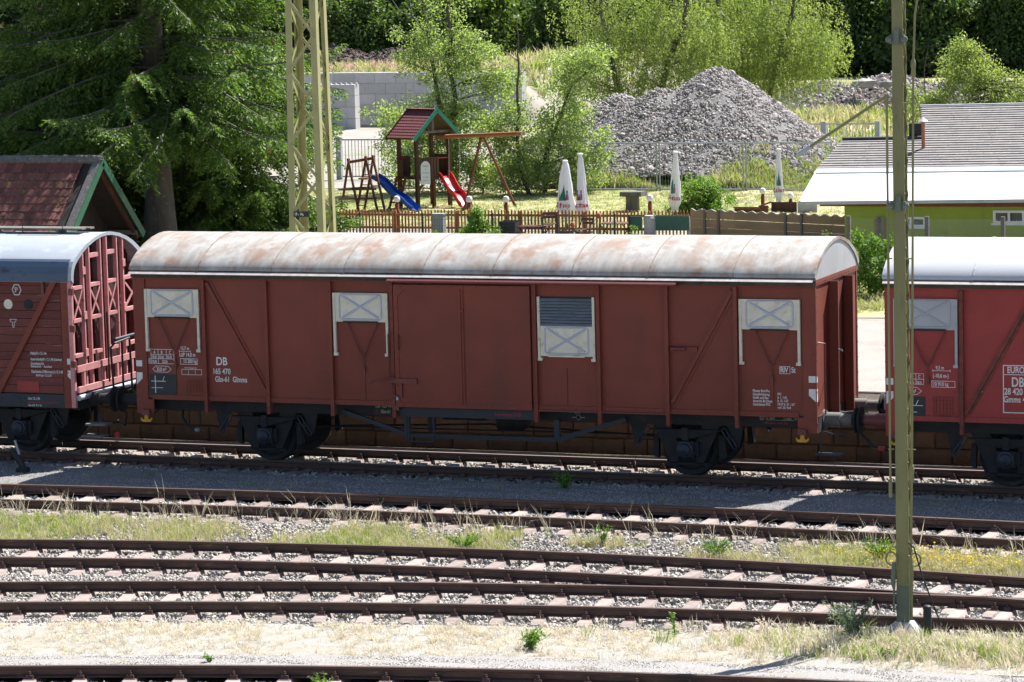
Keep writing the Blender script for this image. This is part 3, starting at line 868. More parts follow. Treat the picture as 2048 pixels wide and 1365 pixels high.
# seams on the lower boards
for xv, za, zb in ((-5.62, 1.24, 1.98), (-1.87, 1.24, 1.75), (1.95, 1.24, 1.90), (5.67, 1.24, 1.75)):
    box(xv, xv+.006, -1.336, -1.33, za, zb).build('board_seam', 'under', cw)
# door
dr = MB().box(-1.24, 1.325, -1.435, -1.405, 1.15, 3.325).build('door', 'red', cw)
fr = MB().box(-1.24, 1.325, -1.447, -1.4355, 1.15, 1.225)
fr.box(-1.24, 1.325, -1.447, -1.4355, 3.255, 3.325)
fr.box(-1.24, -1.16, -1.447, -1.4355, 1.226, 3.254)
fr.box(1.275, 1.325, -1.447, -1.4355, 1.226, 3.254)
fr.prism([(-1.1595, -1.4355, 3.2535), (-1.1595, -1.4355, 3.12), (-1.02, -1.4355, 3.2535)], (0, -.0115, 0))
fr.prism([(1.2745, -1.4355, 1.2265), (1.2745, -1.4355, 1.35), (1.15, -1.4355, 1.2265)], (0, -.0115, 0))
fr.bolts([(-1.2, -1.447, 1.3+.23*k) for k in range(9)] + [(1.30, -1.447, 1.3+.23*k) for k in range(9)], .011)
fr.bolts([(-1.1+.24*k, -1.447, 1.187) for k in range(10)] + [(-1.1+.24*k, -1.447, 3.29) for k in range(10)], .011)
fr.build('door_frame', 'red', dr)
rb = MB().box(.005, .04, -1.475, -1.4475, 1.235, 3.25); rb.box(.04, .085, -1.455, -1.4475, 1.235, 3.25); rb.box(-.01, .09, -1.48, -1.4475, 2.86, 2.90)
rb.bolts([(.065, -1.455, 1.35+.24*k) for k in range(8)], .011)
rb.build('door_rib', 'red', dr)
lv = MB().tube([(-1.72, -1.50, 1.56), (-1.69, -1.50, 1.60), (-1.32, -1.50, 1.66), (-1.24, -1.47, 1.66)], .018, 6)
lv.box(-1.36, -.82, -1.475, -1.4475, 1.575, 1.655); lv.box(-1.2, -.83, -1.487, -1.4755, 1.64, 1.66)
lv.box(-1.15, -1.11, -1.475, -1.4475, 1.32, 1.57)
lv.tube([(-1.30, -1.48, 1.57), (-1.30, -1.48, 1.38), (-1.18, -1.48, 1.34)], .014, 6)
lv.build('door_latch', 'red_trim', dr)
gh = MB().tube([(-1.16, -1.448, 2.42), (-1.16, -1.49, 2.40), (-1.16, -1.49, 2.20), (-1.16, -1.448, 2.18)], .014, 6)
gh.build('door_grip', 'red_trim', dr)
gh2 = MB().tube([(-1.30, -1.40, 2.46), (-1.36, -1.44, 2.44), (-1.36, -1.44, 1.58), (-1.30, -1.40, 1.55)], .014, 6); gh2.build('grab_rail', 'red_trim', cw)
box(-1.225, -1.185, -1.475, -1.4475, 1.27, 1.36).build('seal', 'zinc', dr)
dl = MB().prism([(-1.30, -1.42, 3.36), (-1.30, -1.565, 3.37), (-1.30, -1.595, 3.385), (-1.30, -1.595, 3.41), (-1.30, -1.55, 3.444), (-1.30, -1.42, 3.444)], (5.34, 0, 0))
dl.bolts([(-1.2+1.6*k, -1.595, 3.398) for k in range(4)], .012)
dl.build('door_rail', 'red_trim', cw)
box(-1.30, -1.20, -1.42, -1.34, 1.08, 1.16).build('door_stop', 'red_trim', cw)
box(1.33, 3.78, -1.40, -1.36, 1.135, 1.160).build('lower_door_rail', 'red_trim', cw)
box(3.86, 4.34, -1.385, -1.335, 2.235, 2.31).build('door_catch', 'red', cw)
MB().lathe([(.022, 0), (.03, .01), (.03, .26), (.022, .27)], (3.87, -1.405, 2.285), (1, 0, 0), 10).build('catch_roller', 'red_trim', cw)
box(-1.24, 1.37, -1.32, -1.28, .965, 1.125).build('door_channel', 'under_blue', cw)
# truss and step
ts = MB()
tp = [(-2.42, 1.0), (-1.12, .60), (1.65, .60), (2.95, 1.0)]
for a, b in zip(tp[:-1], tp[1:]): ts.bar((a[0], -1.14, a[1]), (b[0], -1.14, b[1]), .05, .075)
ts.box(-1.22, -1.12, -1.16, -1.10, .60, .96); ts.box(1.62, 1.72, -1.16, -1.10, .60, .96)
ts.build('truss', 'under_blue', cw)
MB().tube([(-1.13, -1.30, .98), (-1.10, -1.34, .54), (-1.08, -1.34, .52), (-.60, -1.34, .52), (-.575, -1.34, .54), (-.60, -1.30, .98)], .018, 6).build('step', 'under_blue', cw)
bo = MB().tube([(-.75, -1.0, .95), (-.75, -1.0, .66)], .02, 6); bo.box(-.82, -.68, -1.02, -.98, .72, .95); bo.build('brake_valve', 'under', cw)
end_wall(cw, XB, 1, 'red'); end_wall(cw, XA, -1, 'red')
buffers(cw, XB, 1, 'buffer_grey'); buffers(cw, XA, -1)
coupling(cw, XB, 1); coupling(cw, XA, -1)
hook(cw, -6.23); hook(cw, 6.18)
shunt_marks(cw, XA, 1); shunt_marks(cw, XB, -1)
for z0_, z1_ in ((1.75, 1.86), (1.42, 1.64)):
    box(XB+.0125, XB+.0135, -1.358, -1.302, z0_, z1_).build('shunting_mark', 'white_paint', cw)
# end details
eh = MB().tube([(XB+.01, -1.25, 2.42), (XB+.12, -1.20, 2.40), (XB+.12, -1.20, 1.20), (XB+.01, -1.25, 1.15)], .014, 6); eh.build('end_grab_rail', 'red_trim', cw)
hk = MB().tube([(XB+.15, -.47, 2.22), (XB+.26, -.60, 2.20), (XB+.25, -.66, 2.24)], .013, 6); hk.build('lamp_hook', 'zinc', cw)
st_ = MB().tube([(XB+.03, -1.20, .90), (XB+.03, -1.22, .50)], .014, 6)
st_.prism([(XB-.05, -1.30, .50), (XB+.40, -1.30, .50), (XB+.40, -1.05, .50), (XB-.05, -1.05, .50)], (0, 0, .02))
st_.tube([(XB+.05, -1.15, .9), (XB+.35, -1.18, .83), (XB+.45, -1.1, .80), (XB+.30, -1.0, .90)], .014, 6)
st_.build('shunter_step', 'under_blue', cw)
ho = MB().tube([(-5.72, -.9, .98), (-5.70, -1.0, .78), (-5.58, -1.05, .62), (-5.42, -1.06, .58)], .028, 8); ho.tube([(-5.35, -1.0, .98), (-5.33, -1.02, .66)], .02, 6); ho.build('brake_hose', 'rubber', cw)
MB().lathe([(.02, 0), (.04, .02), (.045, .08), (.02, .10)], (-5.42, -1.06, .58), (.9, -.1, -.3), 8).build('hose_nozzle', 'zinc', cw)
hs_ = MB().tube([(XB+.45, -.45, .97), (XB+.55, -.48, .75), (XB+.75, -.5, .56), (XB+.98, -.5, .50), (XB+1.12, -.5, .60), (XB+1.2, -.48, .8)], .03, 8); hs_.build('air_hose', 'rubber', cw)
MB().lathe([(.034, 0), (.038, .02), (.038, .1), (.034, .12)], (XB+.84, -.5, .535), (1, 0, -.12), 10).build('hose_coupling', 'red_paint', cw)
# lettering
yt = -1.3335
text('DB', -4.81, yt, 1.805, .205, 'white_paint', cw, .85)
text('165 470', -4.885, yt, 1.64, .145, 'white_paint', cw, .76)
text('Gbs-61  Glmms', -4.84, yt, 1.50, .14, 'white_paint', cw, .72)
tb = MB()
for z in (2.066, 1.97, 1.893, 1.805): tb.box(-6.12 if z > 1.9 else -6.17, -5.655, yt-.0005, yt+.003, z-.004, z+.004)
for x in (-6.12, -5.975, -5.81, -5.655): tb.box(x-.004, x+.004, yt-.0012, yt+.0022, 1.893 if x == -5.81 else 1.805, 2.066)
tb.box(-6.174, -6.166, yt-.0012, yt+.0022, 1.805, 1.893)
frame_box(tb, -5.53, -5.18, 1.80, 1.91, yt); frame_box(tb, -5.51, -5.10, 1.61, 1.715, yt)
tb.box(-5.375, -5.369, yt-.001, yt, 1.62, 1.705); tb.box(-5.24, -5.234, yt-.001, yt, 1.62, 1.705)
tb.box(-5.545, -5.31, yt-.001, yt, 2.035, 2.043); tb.box(-5.545, -5.537, yt-.0015, yt, 2.02, 2.06); tb.box(-5.318, -5.31, yt-.0015, yt, 2.02, 2.06)
hexa = [(-6.10, 1.705), (-6.03, 1.76), (-5.79, 1.76), (-5.72, 1.705), (-5.79, 1.65), (-6.03, 1.65)]
for i in range(6):
    a, b = hexa[i], hexa[(i+1) % 6]; tb.bar((a[0], yt, a[1]), (b[0], yt, b[1]), .001, .009)
frame_box(tb, 5.775, 5.965, 1.885, 2.015, yt, .007)
tb.build('painted_table', 'white_paint', cw)
for s_, x, z, sz in (('A', -6.07, 1.985, .085), ('B', -5.92, 1.985, .085), ('C', -5.755, 1.985, .085), ('18,0t', -6.11, 1.905, .07), ('22,0t', -5.965, 1.905, .07), ('26,0t', -5.80, 1.905, .07),
                     ('S', -6.16, 1.82, .08), ('18,0t', -6.11, 1.82, .07), ('22,0t', -5.90, 1.82, .075), ('12,7 m', -5.52, 2.065, .09), ('LüP 14,0 m', -5.545, 1.945, .10), ('13 200 kg', -5.47, 1.83, .095),
                     ('Nur für Übergangsverkehr', -5.45, 1.73, .032), ('33,0 m²', -6.02, 1.672, .09)):
    text(s_, x, yt, z, sz, 'white_paint', cw, .72)
box(-6.17, -5.63, yt-.001, yt+.002, 1.215, 1.615).build('chalk_board', 'board', cw)
ck = MB().box(-6.06, -6.045, yt-.0022, yt-.0012, 1.26, 1.58)
ck.box(-6.14, -5.84, yt-.0028, yt-.0012, 1.475, 1.487); ck.box(-6.13, -5.90, yt-.0028, yt-.0012, 1.355, 1.365); ck.bar((-5.90, yt-.0017, 1.49), (-5.865, yt-.0017, 1.57), .001, .01)
ck.build('chalk_lines', 'white_paint', cw)
gd = MB(); frame_box(gd, -5.46, -5.10, 1.26, 1.53, yt, .02)
for k in range(1, 6): gd.box(-5.46+.06*k-.003, -5.46+.06*k+.003, yt-.006, yt, 1.28, 1.51)
for k in range(1, 5): gd.box(-5.44, -5.12, yt-.0075, yt-.001, 1.26+.054*k-.003, 1.26+.054*k+.003)
gd.build('label_holder', 'red_rust', cw)
text('RIV', 5.79, yt, 1.91, .13, 'white_paint', cw, .72); text('St', 5.985, yt, 1.91, .13, 'white_paint', cw, .7)
for i, s_ in enumerate(('Platten Brü-Phe', 'Gewährleistung', 'Stoffe und Bau', 'Anstrich Bi-Chem', 'Dachdecke PVC')): text(s_, 5.30, yt, 1.565-i*.058, .062, 'white_paint', cw, .76)
for i, s_ in enumerate(('MH', 'b. 1. 1.65', 'b. 15. 1.67', 'DLW b. 31. 1.67', 'verl. 28. 9.64')): text(s_, 5.735, yt, 1.52-i*.058, .060, 'white_paint', cw, .74)
yu = -1.083
text('DB 165 470', -1.80, yu, 1.075, .10, 'cream_paint', cw, .72); text('Gbs-61', -1.70, yu, .975, .09, 'cream_paint', cw, .75)
text('Gew', -5.17, yu, 1.07, .06, 'cream_paint', cw, .8)
text('Knorr-Bremse KE-GP', .58, -1.3215, 1.02, .085, 'red_letter', cw, .66)
um = MB(); 
um.tube([(2.05+.045*math.cos(a*.524), yu, 1.0+.045*math.sin(a*.524)) for a in range(13)], .004, 4)
for a, b in (((1.87, 1.09), (1.97, 1.09)), ((2.14, 1.09), (2.24, 1.09)), ((1.93, 1.0), (2.005, 1.0)), ((2.095, 1.0), (2.17, 1.0))): um.bar((a[0], yu, a[1]), (b[0], yu, b[1]), .004, .008)
frame_box(um, 5.45, 5.95, 1.05, 1.115, yu, .005); um.box(5.52, 5.525, yu-.002, yu, 1.055, 1.11); um.box(5.6, 5.605, yu-.002, yu, 1.055, 1.11); um.box(5.77, 5.775, yu-.002, yu, 1.055, 1.11)
um.tube([(5.38+.035*math.cos(a*.524), yu, 1.082+.035*math.sin(a*.524)) for a in range(13)], .004, 4)
um.build('underframe_mark', 'cream_paint', cw)
for s_, x, z, sz, m_ in (('8,0 m', 1.985, 1.07, .06, 'cream_paint'), ('U', 5.36, 1.06, .06, 'cream_paint'), ('4', 5.47, 1.063, .05, 'cream_paint'), ('RIV', 5.535, 1.063, .05, 'cream_paint'), ('1.10.64', 5.79, 1.063, .05, 'cream_paint'), ('Br4', 5.965, 1.063, .055, 'cream_paint'), ('Nächste Br2  1.1.66-1.7.66', 5.43, .985, .05, 'red_letter')):
    text(s_, x, yu, z, sz, m_, cw, .75)

# ------------------------------------------------------------------ right wagon
rwg = thing('freight_wagon', 'bright red covered freight wagon with clean white roof, partly behind the green mast', 'freight wagon', (12.35, 0, 0))
a0, a1 = -4.72, 4.72
running_gear(rwg, (-2.76, 2.76), a0, a1)
covered_body(rwg, a0, a1, [-3.43, -2.16, -1.25, 1.25, 3.43], 'red_bright', 'roof_white', 6, 'alu')
for x in (-3.43, -2.16, -1.25, 1.25, 3.43): post(rwg, x, 'red_rust', z1=3.355)
vent(rwg, -4.58, -3.49, 3.20, mat='shutter_grey', edge='shutter_grey', low=2.08)
brace(rwg, -3.37, 1.30, -2.24, 3.30, 'red_rust', .06)
end_wall(rwg, a0, -1, 'red_bright'); end_wall(rwg, a1, 1, 'red_bright')
buffers(rwg, a0, -1, 'red_trim'); buffers(rwg, a1, 1)
coupling(rwg, a0, -1)
shunt_marks(rwg, a0, 1)
hook(rwg, a0+.19)
dr2 = box(-1.25, 1.25, -1.435, -1.40, 1.15, 3.33).build('door', 'red_bright', rwg)
O = 12.35
tb = MB()
frame_box(tb, 9.60-O, 10.6-O, 1.32, 2.12, yt, .016); tb.box(9.62-O, 10.58-O, yt-.001, yt, 1.955, 1.967)
frame_box(tb, 8.40-O, 8.80-O, 1.72, 1.83, yt, .009)
tb.box(8.42-O, 8.72-O, yt-.001, yt, 1.995, 2.003); tb.box(8.42-O, 8.43-O, yt-.0015, yt, 1.98, 2.02); tb.box(8.71-O, 8.72-O, yt-.0015, yt, 1.98, 2.02)
frame_box(tb, 7.80-O, 8.27-O, 1.76, 1.945, yt, .008); tb.box(7.81-O, 8.26-O, yt-.0015, yt, 1.845, 1.853); tb.box(8.0-O, 8.008-O, yt-.0018, yt, 1.77, 1.935); tb.box(8.13-O, 8.138-O, yt-.0018, yt, 1.77, 1.935)
hx = [(7.85, 1.65), (7.92, 1.71), (8.15, 1.71), (8.23, 1.65), (8.15, 1.59), (7.92, 1.59)]
for i in range(6): tb.bar((hx[i][0]-O, yt, hx[i][1]), (hx[(i+1) % 6][0]-O, yt, hx[(i+1) % 6][1]), .001, .009)
tb.build('painted_table', 'white_paint', rwg)
for s_, x, z, sz in (('EUROP', 9.67, 1.99, .15), ('DB', 9.74, 1.765, .22), ('28 420', 9.62, 1.63, .15), ('Gmms 4', 9.61, 1.50, .145), ('9,3 m', 8.47, 2.02, .085), ('(-10,6 m-)', 8.42, 1.885, .09), ('10 910 kg', 8.42, 1.745, .09),
                     ('A', 7.87, 1.865, .08), ('B', 8.04, 1.865, .08), ('C', 8.17, 1.865, .08), ('18,5t', 7.82, 1.775, .07), ('26,5t', 8.01, 1.775, .06), ('28,5t', 8.14, 1.775, .06), ('24,2 m²', 7.93, 1.615, .09)):
    text(s_, x-O, yt, z, sz, 'white_paint', rwg, .74)
box(7.79-O, 8.29-O, yt-.001, yt+.002, 1.19, 1.56).build('chalk_board', 'board', rwg)
ck = MB().box(8.08-O, 8.25-O, yt-.0022, yt-.0012, 1.40, 1.412); ck.box(8.06-O, 8.15-O, yt-.0022, yt-.0012, 1.29, 1.30); ck.bar((8.13-O, yt-.0017, 1.415), (8.17-O, yt-.0017, 1.50), .001, .012); ck.build('chalk_lines', 'white_paint', rwg)
gd = MB(); frame_box(gd, 8.42-O, 8.77-O, 1.24, 1.57, yt, .02)
for k in range(1, 6): gd.box(8.42-O+.058*k-.003, 8.42-O+.058*k+.003, yt-.006, yt, 1.26, 1.55)
for k in range(1, 5): gd.box(8.44-O, 8.75-O, yt-.0075, yt-.001, 1.24+.066*k-.003, 1.24+.066*k+.003)
gd.build('label_holder', 'red_rust', rwg)

# ------------------------------------------------------------------ left wagon
LX = -12.66
lw = thing('freight_wagon', 'old plank-sided freight wagon with blue-white roof and framed open end of pink-red bars', 'freight wagon', (LX, 0, 0))
la, lb = -4.95, 4.95      # right end at x = -7.71
running_gear(lw, (-3.6, 3.6), la, lb, 'under_blue', 1.355, (.935, 1.185))
nb = 14
for k in range(nb):
    z0_ = 1.195 + k*.1545
    dy = random.uniform(-.004, .004)
    pl = MB().box(la+.2, lb-.21, -1.335+dy, -1.30, z0_+.004, z0_+.1505)
    pl.build('plank', 'plank_red', lw)
box(la+.1, lb-.1, -1.297, -1.27, 1.19, 3.36).build('inner_wall', 'under', lw)
box(la, lb, 1.30, 1.34, 1.19, 3.4).build('rear_side', 'plank_red', lw)
for xc in (la, lb-.21):
    c = MB().box(xc, xc+.21, -1.375, -1.28, .94, 3.36)
    c.bolts([(xc+.1, -1.375, 1.3+.3*k) for k in range(7)], .012); c.build('corner_post', 'red', lw)
for x in (-2.6, 0, 2.6): box(x-.05, x+.05, -1.375, -1.34, 1.19, 3.36).build('post', 'red', lw)
box(4.33, 4.39, -1.365, -1.341, 2.9, 3.33).build('door_iron', 'red_trim', lw)
MB().bar((lb-.30, -1.37, 3.34), (lb-1.60, -1.37, 1.20), .055, .105).build('diagonal_brace', 'red', lw)
LROOF = [(1.44, 3.30), (1.435, 3.42), (1.40, 3.55), (1.33, 3.64), (1.20, 3.73), (1.02, 3.83), (.80, 3.925), (.5, 4.015), (.22, 4.062), (0, 4.075)]
P = arch_roof(lw, la-.04, lb+.04, LROOF, 5, 'roof_blue')
wk = MB().box(la+.5, lb-.35, -.20, -.03, 4.135, 4.165); wk.box(la+.5, lb-.28, -.01, .16, 4.137, 4.167)
for k in range(7): wk.box(la+.6+k*1.4, la+.65+k*1.4, -.2, .16, 4.07, 4.134)
wk.build('roof_walkway', 'grey_wood', lw)
MB().tube([(lb-1.6, -.22, 4.07), (lb-1.6, -.22, 4.22), (lb-.75, -.22, 4.22), (lb-.75, -.22, 4.07)], .012, 6).build('roof_rail', 'rubber', lw)
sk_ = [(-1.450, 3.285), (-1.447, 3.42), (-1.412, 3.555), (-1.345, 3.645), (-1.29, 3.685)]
for k in range(5): MB().prism([(la-.03+k*1.984, y, z) for y, z in sk_]+[(la-.03+k*1.984, y-.006, z+.006) for y, z in reversed(sk_)], (1.980, 0, 0)).build('roof_shade_plate', 'skirt', lw)  # added plates that paint shade on the roof below its light edge
# arch rim and recessed end
gable(lw, la, -1, P, 3.30, 'red', 'alu')
r_ = MB(); n = len(P)
for k in range(n-1):
    a, b = P[k], P[k+1]
    r_.add([(lb+.0, a[0], a[1]+.01), (lb+.065, a[0], a[1]+.01), (lb+.065, b[0], b[1]+.01), (lb, b[0], b[1]+.01),
            (lb, a[0]*.94, a[1]-.05), (lb+.065, a[0]*.94, a[1]-.05), (lb+.065, b[0]*.94, b[1]-.05), (lb, b[0]*.94, b[1]-.05)],
           [(0, 1, 2, 3), (4, 7, 6, 5), (1, 5, 6, 2), (0, 3, 7, 4)], True)
r_.build('roof_rim', 'roof_blue', lw)
def ztop(y):
    yy = abs(y); pts = sorted([(q, z) for q, z in LROOF]); return float(np.interp(yy, [q[0] for q in pts], [q[1] for q in pts]))
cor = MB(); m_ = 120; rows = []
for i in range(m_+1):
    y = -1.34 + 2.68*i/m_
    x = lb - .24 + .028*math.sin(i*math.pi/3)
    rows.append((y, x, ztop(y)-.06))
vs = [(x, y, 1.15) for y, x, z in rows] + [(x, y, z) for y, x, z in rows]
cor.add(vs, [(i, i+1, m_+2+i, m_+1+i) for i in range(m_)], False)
cor.build('corrugated_end', 'end_shade', lw)
ebar = lambda y0_, y1_, z0_, z1_, x0_=.0, x1_=.05: box(lb+x0_, lb+x1_, y0_, y1_, z0_, z1_)
for yc in (-.83, -.14, .50):
    for q in (-.12, .12):
        ebar(yc+q-.02, yc+q+.02, 1.22, ztop(yc+q)-.055, -.02, .055).build('stanchion_flange', 'end_sunlit', lw)
    box(lb-.16, lb-.145, yc-.1, yc+.1, 1.22, ztop(yc)-.06).build('stanchion_web', 'end_shade', lw)
for z in (3.155, 2.55, 1.90): 
    for y0_, y1_ in ((-1.36, -.981), (-.679, -.291), (.011, .349), (.651, 1.36)):
        ebar(y0_, y1_, z-.033, z+.033, -.03, .045).build('cross_bar', 'end_sunlit', lw)
for y0_, y1_ in ((-.679, -.291), (.011, .349)): ebar(y0_, y1_, 3.66, 3.74, -.03, .035).build('cross_bar', 'end_sunlit', lw)
for y0_, y1_ in ((-1.34, -.981), (-.679, -.291), (.011, .349), (.651, 1.32)):
    for za, zb in ((3.11, 2.595), (2.595, 3.11)):
        MB().bar((lb+.02 if za > zb else lb+.036, y0_+.01, za), (lb+.02 if za > zb else lb+.036, y1_-.01, zb), .042, .014, (1, 0, 0)).build('cross_brace', 'end_sunlit', lw)
ebar(-1.36, 1.36, 1.60, 1.72, .056, .09).build('lower_beam', 'end_sunlit', lw)
ebar(-1.36, 1.36, 1.22, 1.33, .056, .10).build('lower_beam', 'end_sunlit', lw)
for y in (-1.1, -.45, .2, .8): box(lb+.03, lb+.085, y-.03, y+.03, 1.335, 1.595).build('bracket', 'end_sunlit', lw)
MB().tube([(lb+.08, -1.36, 1.13), (lb+.08, 1.36, 1.13)], .055, 10).build('end_pipe', 'roof_blue', lw)
for y in (-1.40, 1.34):
    ebar(y, y+.06, .95, 3.36, -.05, .035).build('end_post', 'end_sunlit', lw)
for z in (3.10, 2.42, 1.76): box(lb-.02, lb+.075, -1.43, -1.36, z-.06, z+.06).build('hinge', 'red_trim', lw)
for yc in (-.95, .62):
    for z in (3.45, 2.62, 1.93): ebar(yc-.05, yc+.05, z-.07, z+.07, .056, .075).build('bar_clamp', 'end_sunlit', lw)
box(lb-.10, lb+.05, -1.3, 1.3, .90, 1.07).build('headstock', 'under', lw)
buffers(lw, lb, 1); buffers(lw, la, -1); coupling(lw, lb, 1)
bt = MB().tube([(lb+.42, -.62, 1.06), (lb+.38, -.62, 1.98), (lb+.44, -.58, 2.06), (lb+.44, .02, 2.10), (lb+.40, .10, 2.02), (lb+.42, .10, 1.06)], .022, 8)
bt.tube([(lb+.42, -.25, 1.06), (lb+.42, -.25, 2.05)], .022, 8); bt.build('platform_railing', 'rubber', lw)
MB().tube([(lb+.40, -.48, 2.12), (lb+.48, 1.25, 2.16)], .032, 10).build('brake_crank', 'under_blue', lw)
MB().tube([(lb+.16, -.30, 1.3), (lb+.16, -.30, 2.62)], .018, 6).build('brake_spindle', 'rubber', lw)
for z, x0_ in ((.62, .18), (.40, .10)): box(lb+x0_, lb+x0_+.42, -1.35, -1.08, z, z+.035).build('step', 'grey_wood', lw)
MB().tube([(lb+.40, -1.2, .95), (lb+.36, -1.22, .42)], .016, 6).build('step_iron', 'under', lw)
shunt_marks(lw, lb, -1, -1.3765)
ho = MB().tube([(lb+.45, -.5, .95), (lb+.62, -.52, .72), (lb+.55, -.5, .52), (lb+.40, -.5, .60)], .024, 8); ho.tube([(lb+.9, -.4, .97), (lb+.95, -.42, .80), (lb+1.15, -.45, .74), (lb+1.3, -.4, .9)], .026, 8); ho.build('brake_hose', 'rubber', lw)
MB().lathe([(.05, 0), (.055, .01), (.055, .03), (.05, .04)], (lb+.50, -.7, .36), (0, -1, 0), 10).build('valve_handle', 'red_paint', lw)
O = LX
MB().lathe([(.093, 0), (.093, .004)], (-9.04-O, -1.342, 2.85), (0, -1, 0), 20).build('vent_plug', 'shutter', lw)
MB().lathe([(.093, 0), (.093, .004)], (-8.62-O, -1.342, 2.85), (0, -1, 0), 20).build('vent_hole', 'under', lw)
yl = -1.3445
hx = [(-8.95, 3.12), (-8.90, 3.22), (-8.80, 3.22), (-8.75, 3.12), (-8.80, 3.02), (-8.90, 3.02)]
tb = MB()
for sc_ in (1.0, .86):
    for i in range(6):
        a, b = hx[i], hx[(i+1) % 6]; f_ = lambda p_: (-8.85+(p_[0]+8.85)*sc_-O, yl, 3.12+(p_[1]-3.12)*sc_)
        tb.bar(f_(a), f_(b), .001, .008)
for a, b in (((-9.02, 2.57), (-8.88, 2.57)), ((-9.02, 2.57), (-9.00, 2.52)), ((-8.88, 2.57), (-8.90, 2.52)), ((-9.0, 2.52), (-8.97, 2.52)), ((-8.90, 2.52), (-8.93, 2.52)), ((-8.97, 2.52), (-8.965, 2.42)), ((-8.93, 2.52), (-8.935, 2.42)), ((-8.965, 2.42), (-8.935, 2.42))):
    tb.bar((a[0]-O, yl, a[1]), (b[0]-O, yl, b[1]), .001, .010)
tb.build('painted_mark', 'white_paint', lw)
for s_, x, z, sz in (('5³', -8.895, 3.08, .12), ('Haftpfl b 12.1.46', -8.62, 1.92, .075), ('Anstrichhaftpfl b 12.1.48 (Lindner)', -8.62, 1.81, .07), ('Grundanstrich', -8.62, 1.73, .07), ('Deckanstrich     Kunstharz', -8.62, 1.68, .06), ('Dachdecke (Offermann) b 12.1.48', -8.61, 1.58, .07), ('RAW am 12.12.47', -8.52, 1.51, .065)):
    text(s_, x-O, yl, z, sz, 'white_paint', lw, .68)
text('Unt 12.1.45', -8.70-O, -1.357, 1.075, .07, 'white_paint', lw, .75); text('Nächste Zw Br Unt 12.4.46-12.10.46', -8.70-O, -1.357, 1.01, .06, 'red_letter', lw, .7); text('Des. 6.58  18 11 26', -8.70-O, -1.357, .955, .05, 'white_paint', lw, .7)
box(-8.92-O, -8.46-O, -1.350, -1.346, 1.22, 1.42).build('repaired_patch', 'red_bright', lw)
for s_, x, z in (('Kopf-\nstell-\nklappe', -1.25, 2.30), ('Kopf-\nstell-\nklappe', .80, 2.75)): text(s_, lb-.14, x, z, .11, 'white_paint', lw, .8, 'side')
# ================================================================== masts and posts
gm = thing('lighting_mast', 'olive green steel mast with hanging rods and a slanting arm, standing on the dry verge', 'mast', (10.49, -11.6, -.2))
b = MB()
HM = 11.6
def taper(mb, x0, x1, y0, y1, za, zb, k):
    mb.add([(x0, y0, za), (x1, y0, za), (x1, y1, za), (x0, y1, za), (x0*k, y0*k, zb), (x1*k, y0*k, zb), (x1*k, y1*k, zb), (x0*k, y1*k, zb)],
           [(0, 3, 2, 1), (4, 5, 6, 7), (0, 1, 5, 4), (1, 2, 6, 5), (2, 3, 7, 6), (3, 0, 4, 7)])
taper(b, -.098, .078, -.10, -.085, .66, HM, .78); taper(b, -.098, .078, .085, .10, .66, HM, .78); taper(b, -.096, -.085, -.0845, .0845, .66, HM, .78)
b.build('column', 'mast_green', gm)
b = MB(); taper(b, -.098, .078, -.10, -.085, 0, .66, .992); taper(b, -.098, .078, .085, .10, 0, .66, .992); taper(b, -.096, -.085, -.0845, .0845, 0, .66, .992)
b.bolts([(-.01, -.1, .30)], .022); b.build('column_foot', 'mast_foot', gm)
b = MB()
for k in range(24):
    z = .75+k*.45; f_ = 1-.22*(z-.66)/(HM-.66)
    b.bar((.074*f_, -.085*f_, z), (.074*f_, .085*f_, z+.22), .006, .03, (1, 0, 0)); b.bar((.074*f_, .085*f_, z+.22), (.074*f_, -.085*f_, z+.44), .006, .03, (1, 0, 0))
b.build('lacing', 'mast_green', gm)
b = MB()
for z in np.arange(.9, 11, .36): b.lathe([(.016, 0), (.013, .012)], (.078*(1-.22*(z-.66)/(HM-.66)), -.092, z), (1, 0, 0), 6, False)
b.build('rivets', 'mast_green', gm)
base = MB(); base.add([(-.30, -.26, -.06), (.24, -.26, -.06), (.24, .26, -.06), (-.30, .26, -.06), (-.30, -.26, .02), (.24, -.26, .02), (.24, .26, .02), (-.30, .26, .02), (-.12, -.13, .16), (.10, -.13, .16), (.10, .13, .16), (-.12, .13, .16)],
         [(0, 1, 5, 4), (1, 2, 6, 5), (2, 3, 7, 6), (3, 0, 4, 7), (4, 5, 9, 8), (5, 6, 10, 9), (6, 7, 11, 10), (7, 4, 8, 11), (8, 9, 10, 11)])
base.build('concrete_base', 'concrete', gm)
for z in (7.98, 5.78):
    f_ = 1-.22*(z-.66)/(HM-.66)
    c = MB().box(-.11, .09, -.13, -.10*f_-.001, z-.06, z+.06)
    for sx in (-.11, .10): c.lathe([(.03, -.02), (.045, .0), (.045, .03), (.02, .05)], (sx, -.13, z), (0, -1, 0), 8)
    c.box(-.04, .03, -.15, -.1305, z-.07, z+.14); c.build('clamp', 'mast_foot', gm)
MB().tube([(-.15, -.13, 7.22), (-.155, -.13, 2.08)], .017, 8).build('hanging_rod', 'mast_green', gm)
MB().lathe([(.02, 0), (.026, .02), (.026, .22), (.012, .25)], (-.155, -.13, 1.86), (0, 0, 1), 8).build('rod_end', 'mast_green', gm)
MB().tube([(.115, -.12, 1.15), (.14, -.12, 2.4), (.175, -.12, 5), (.21, -.12, 7.6), (.24, -.12, 8.3), (.36, -.12, 9.0), (.62, -.12, 9.8)], .016, 8).build('feed_pipe', 'mast_green', gm)
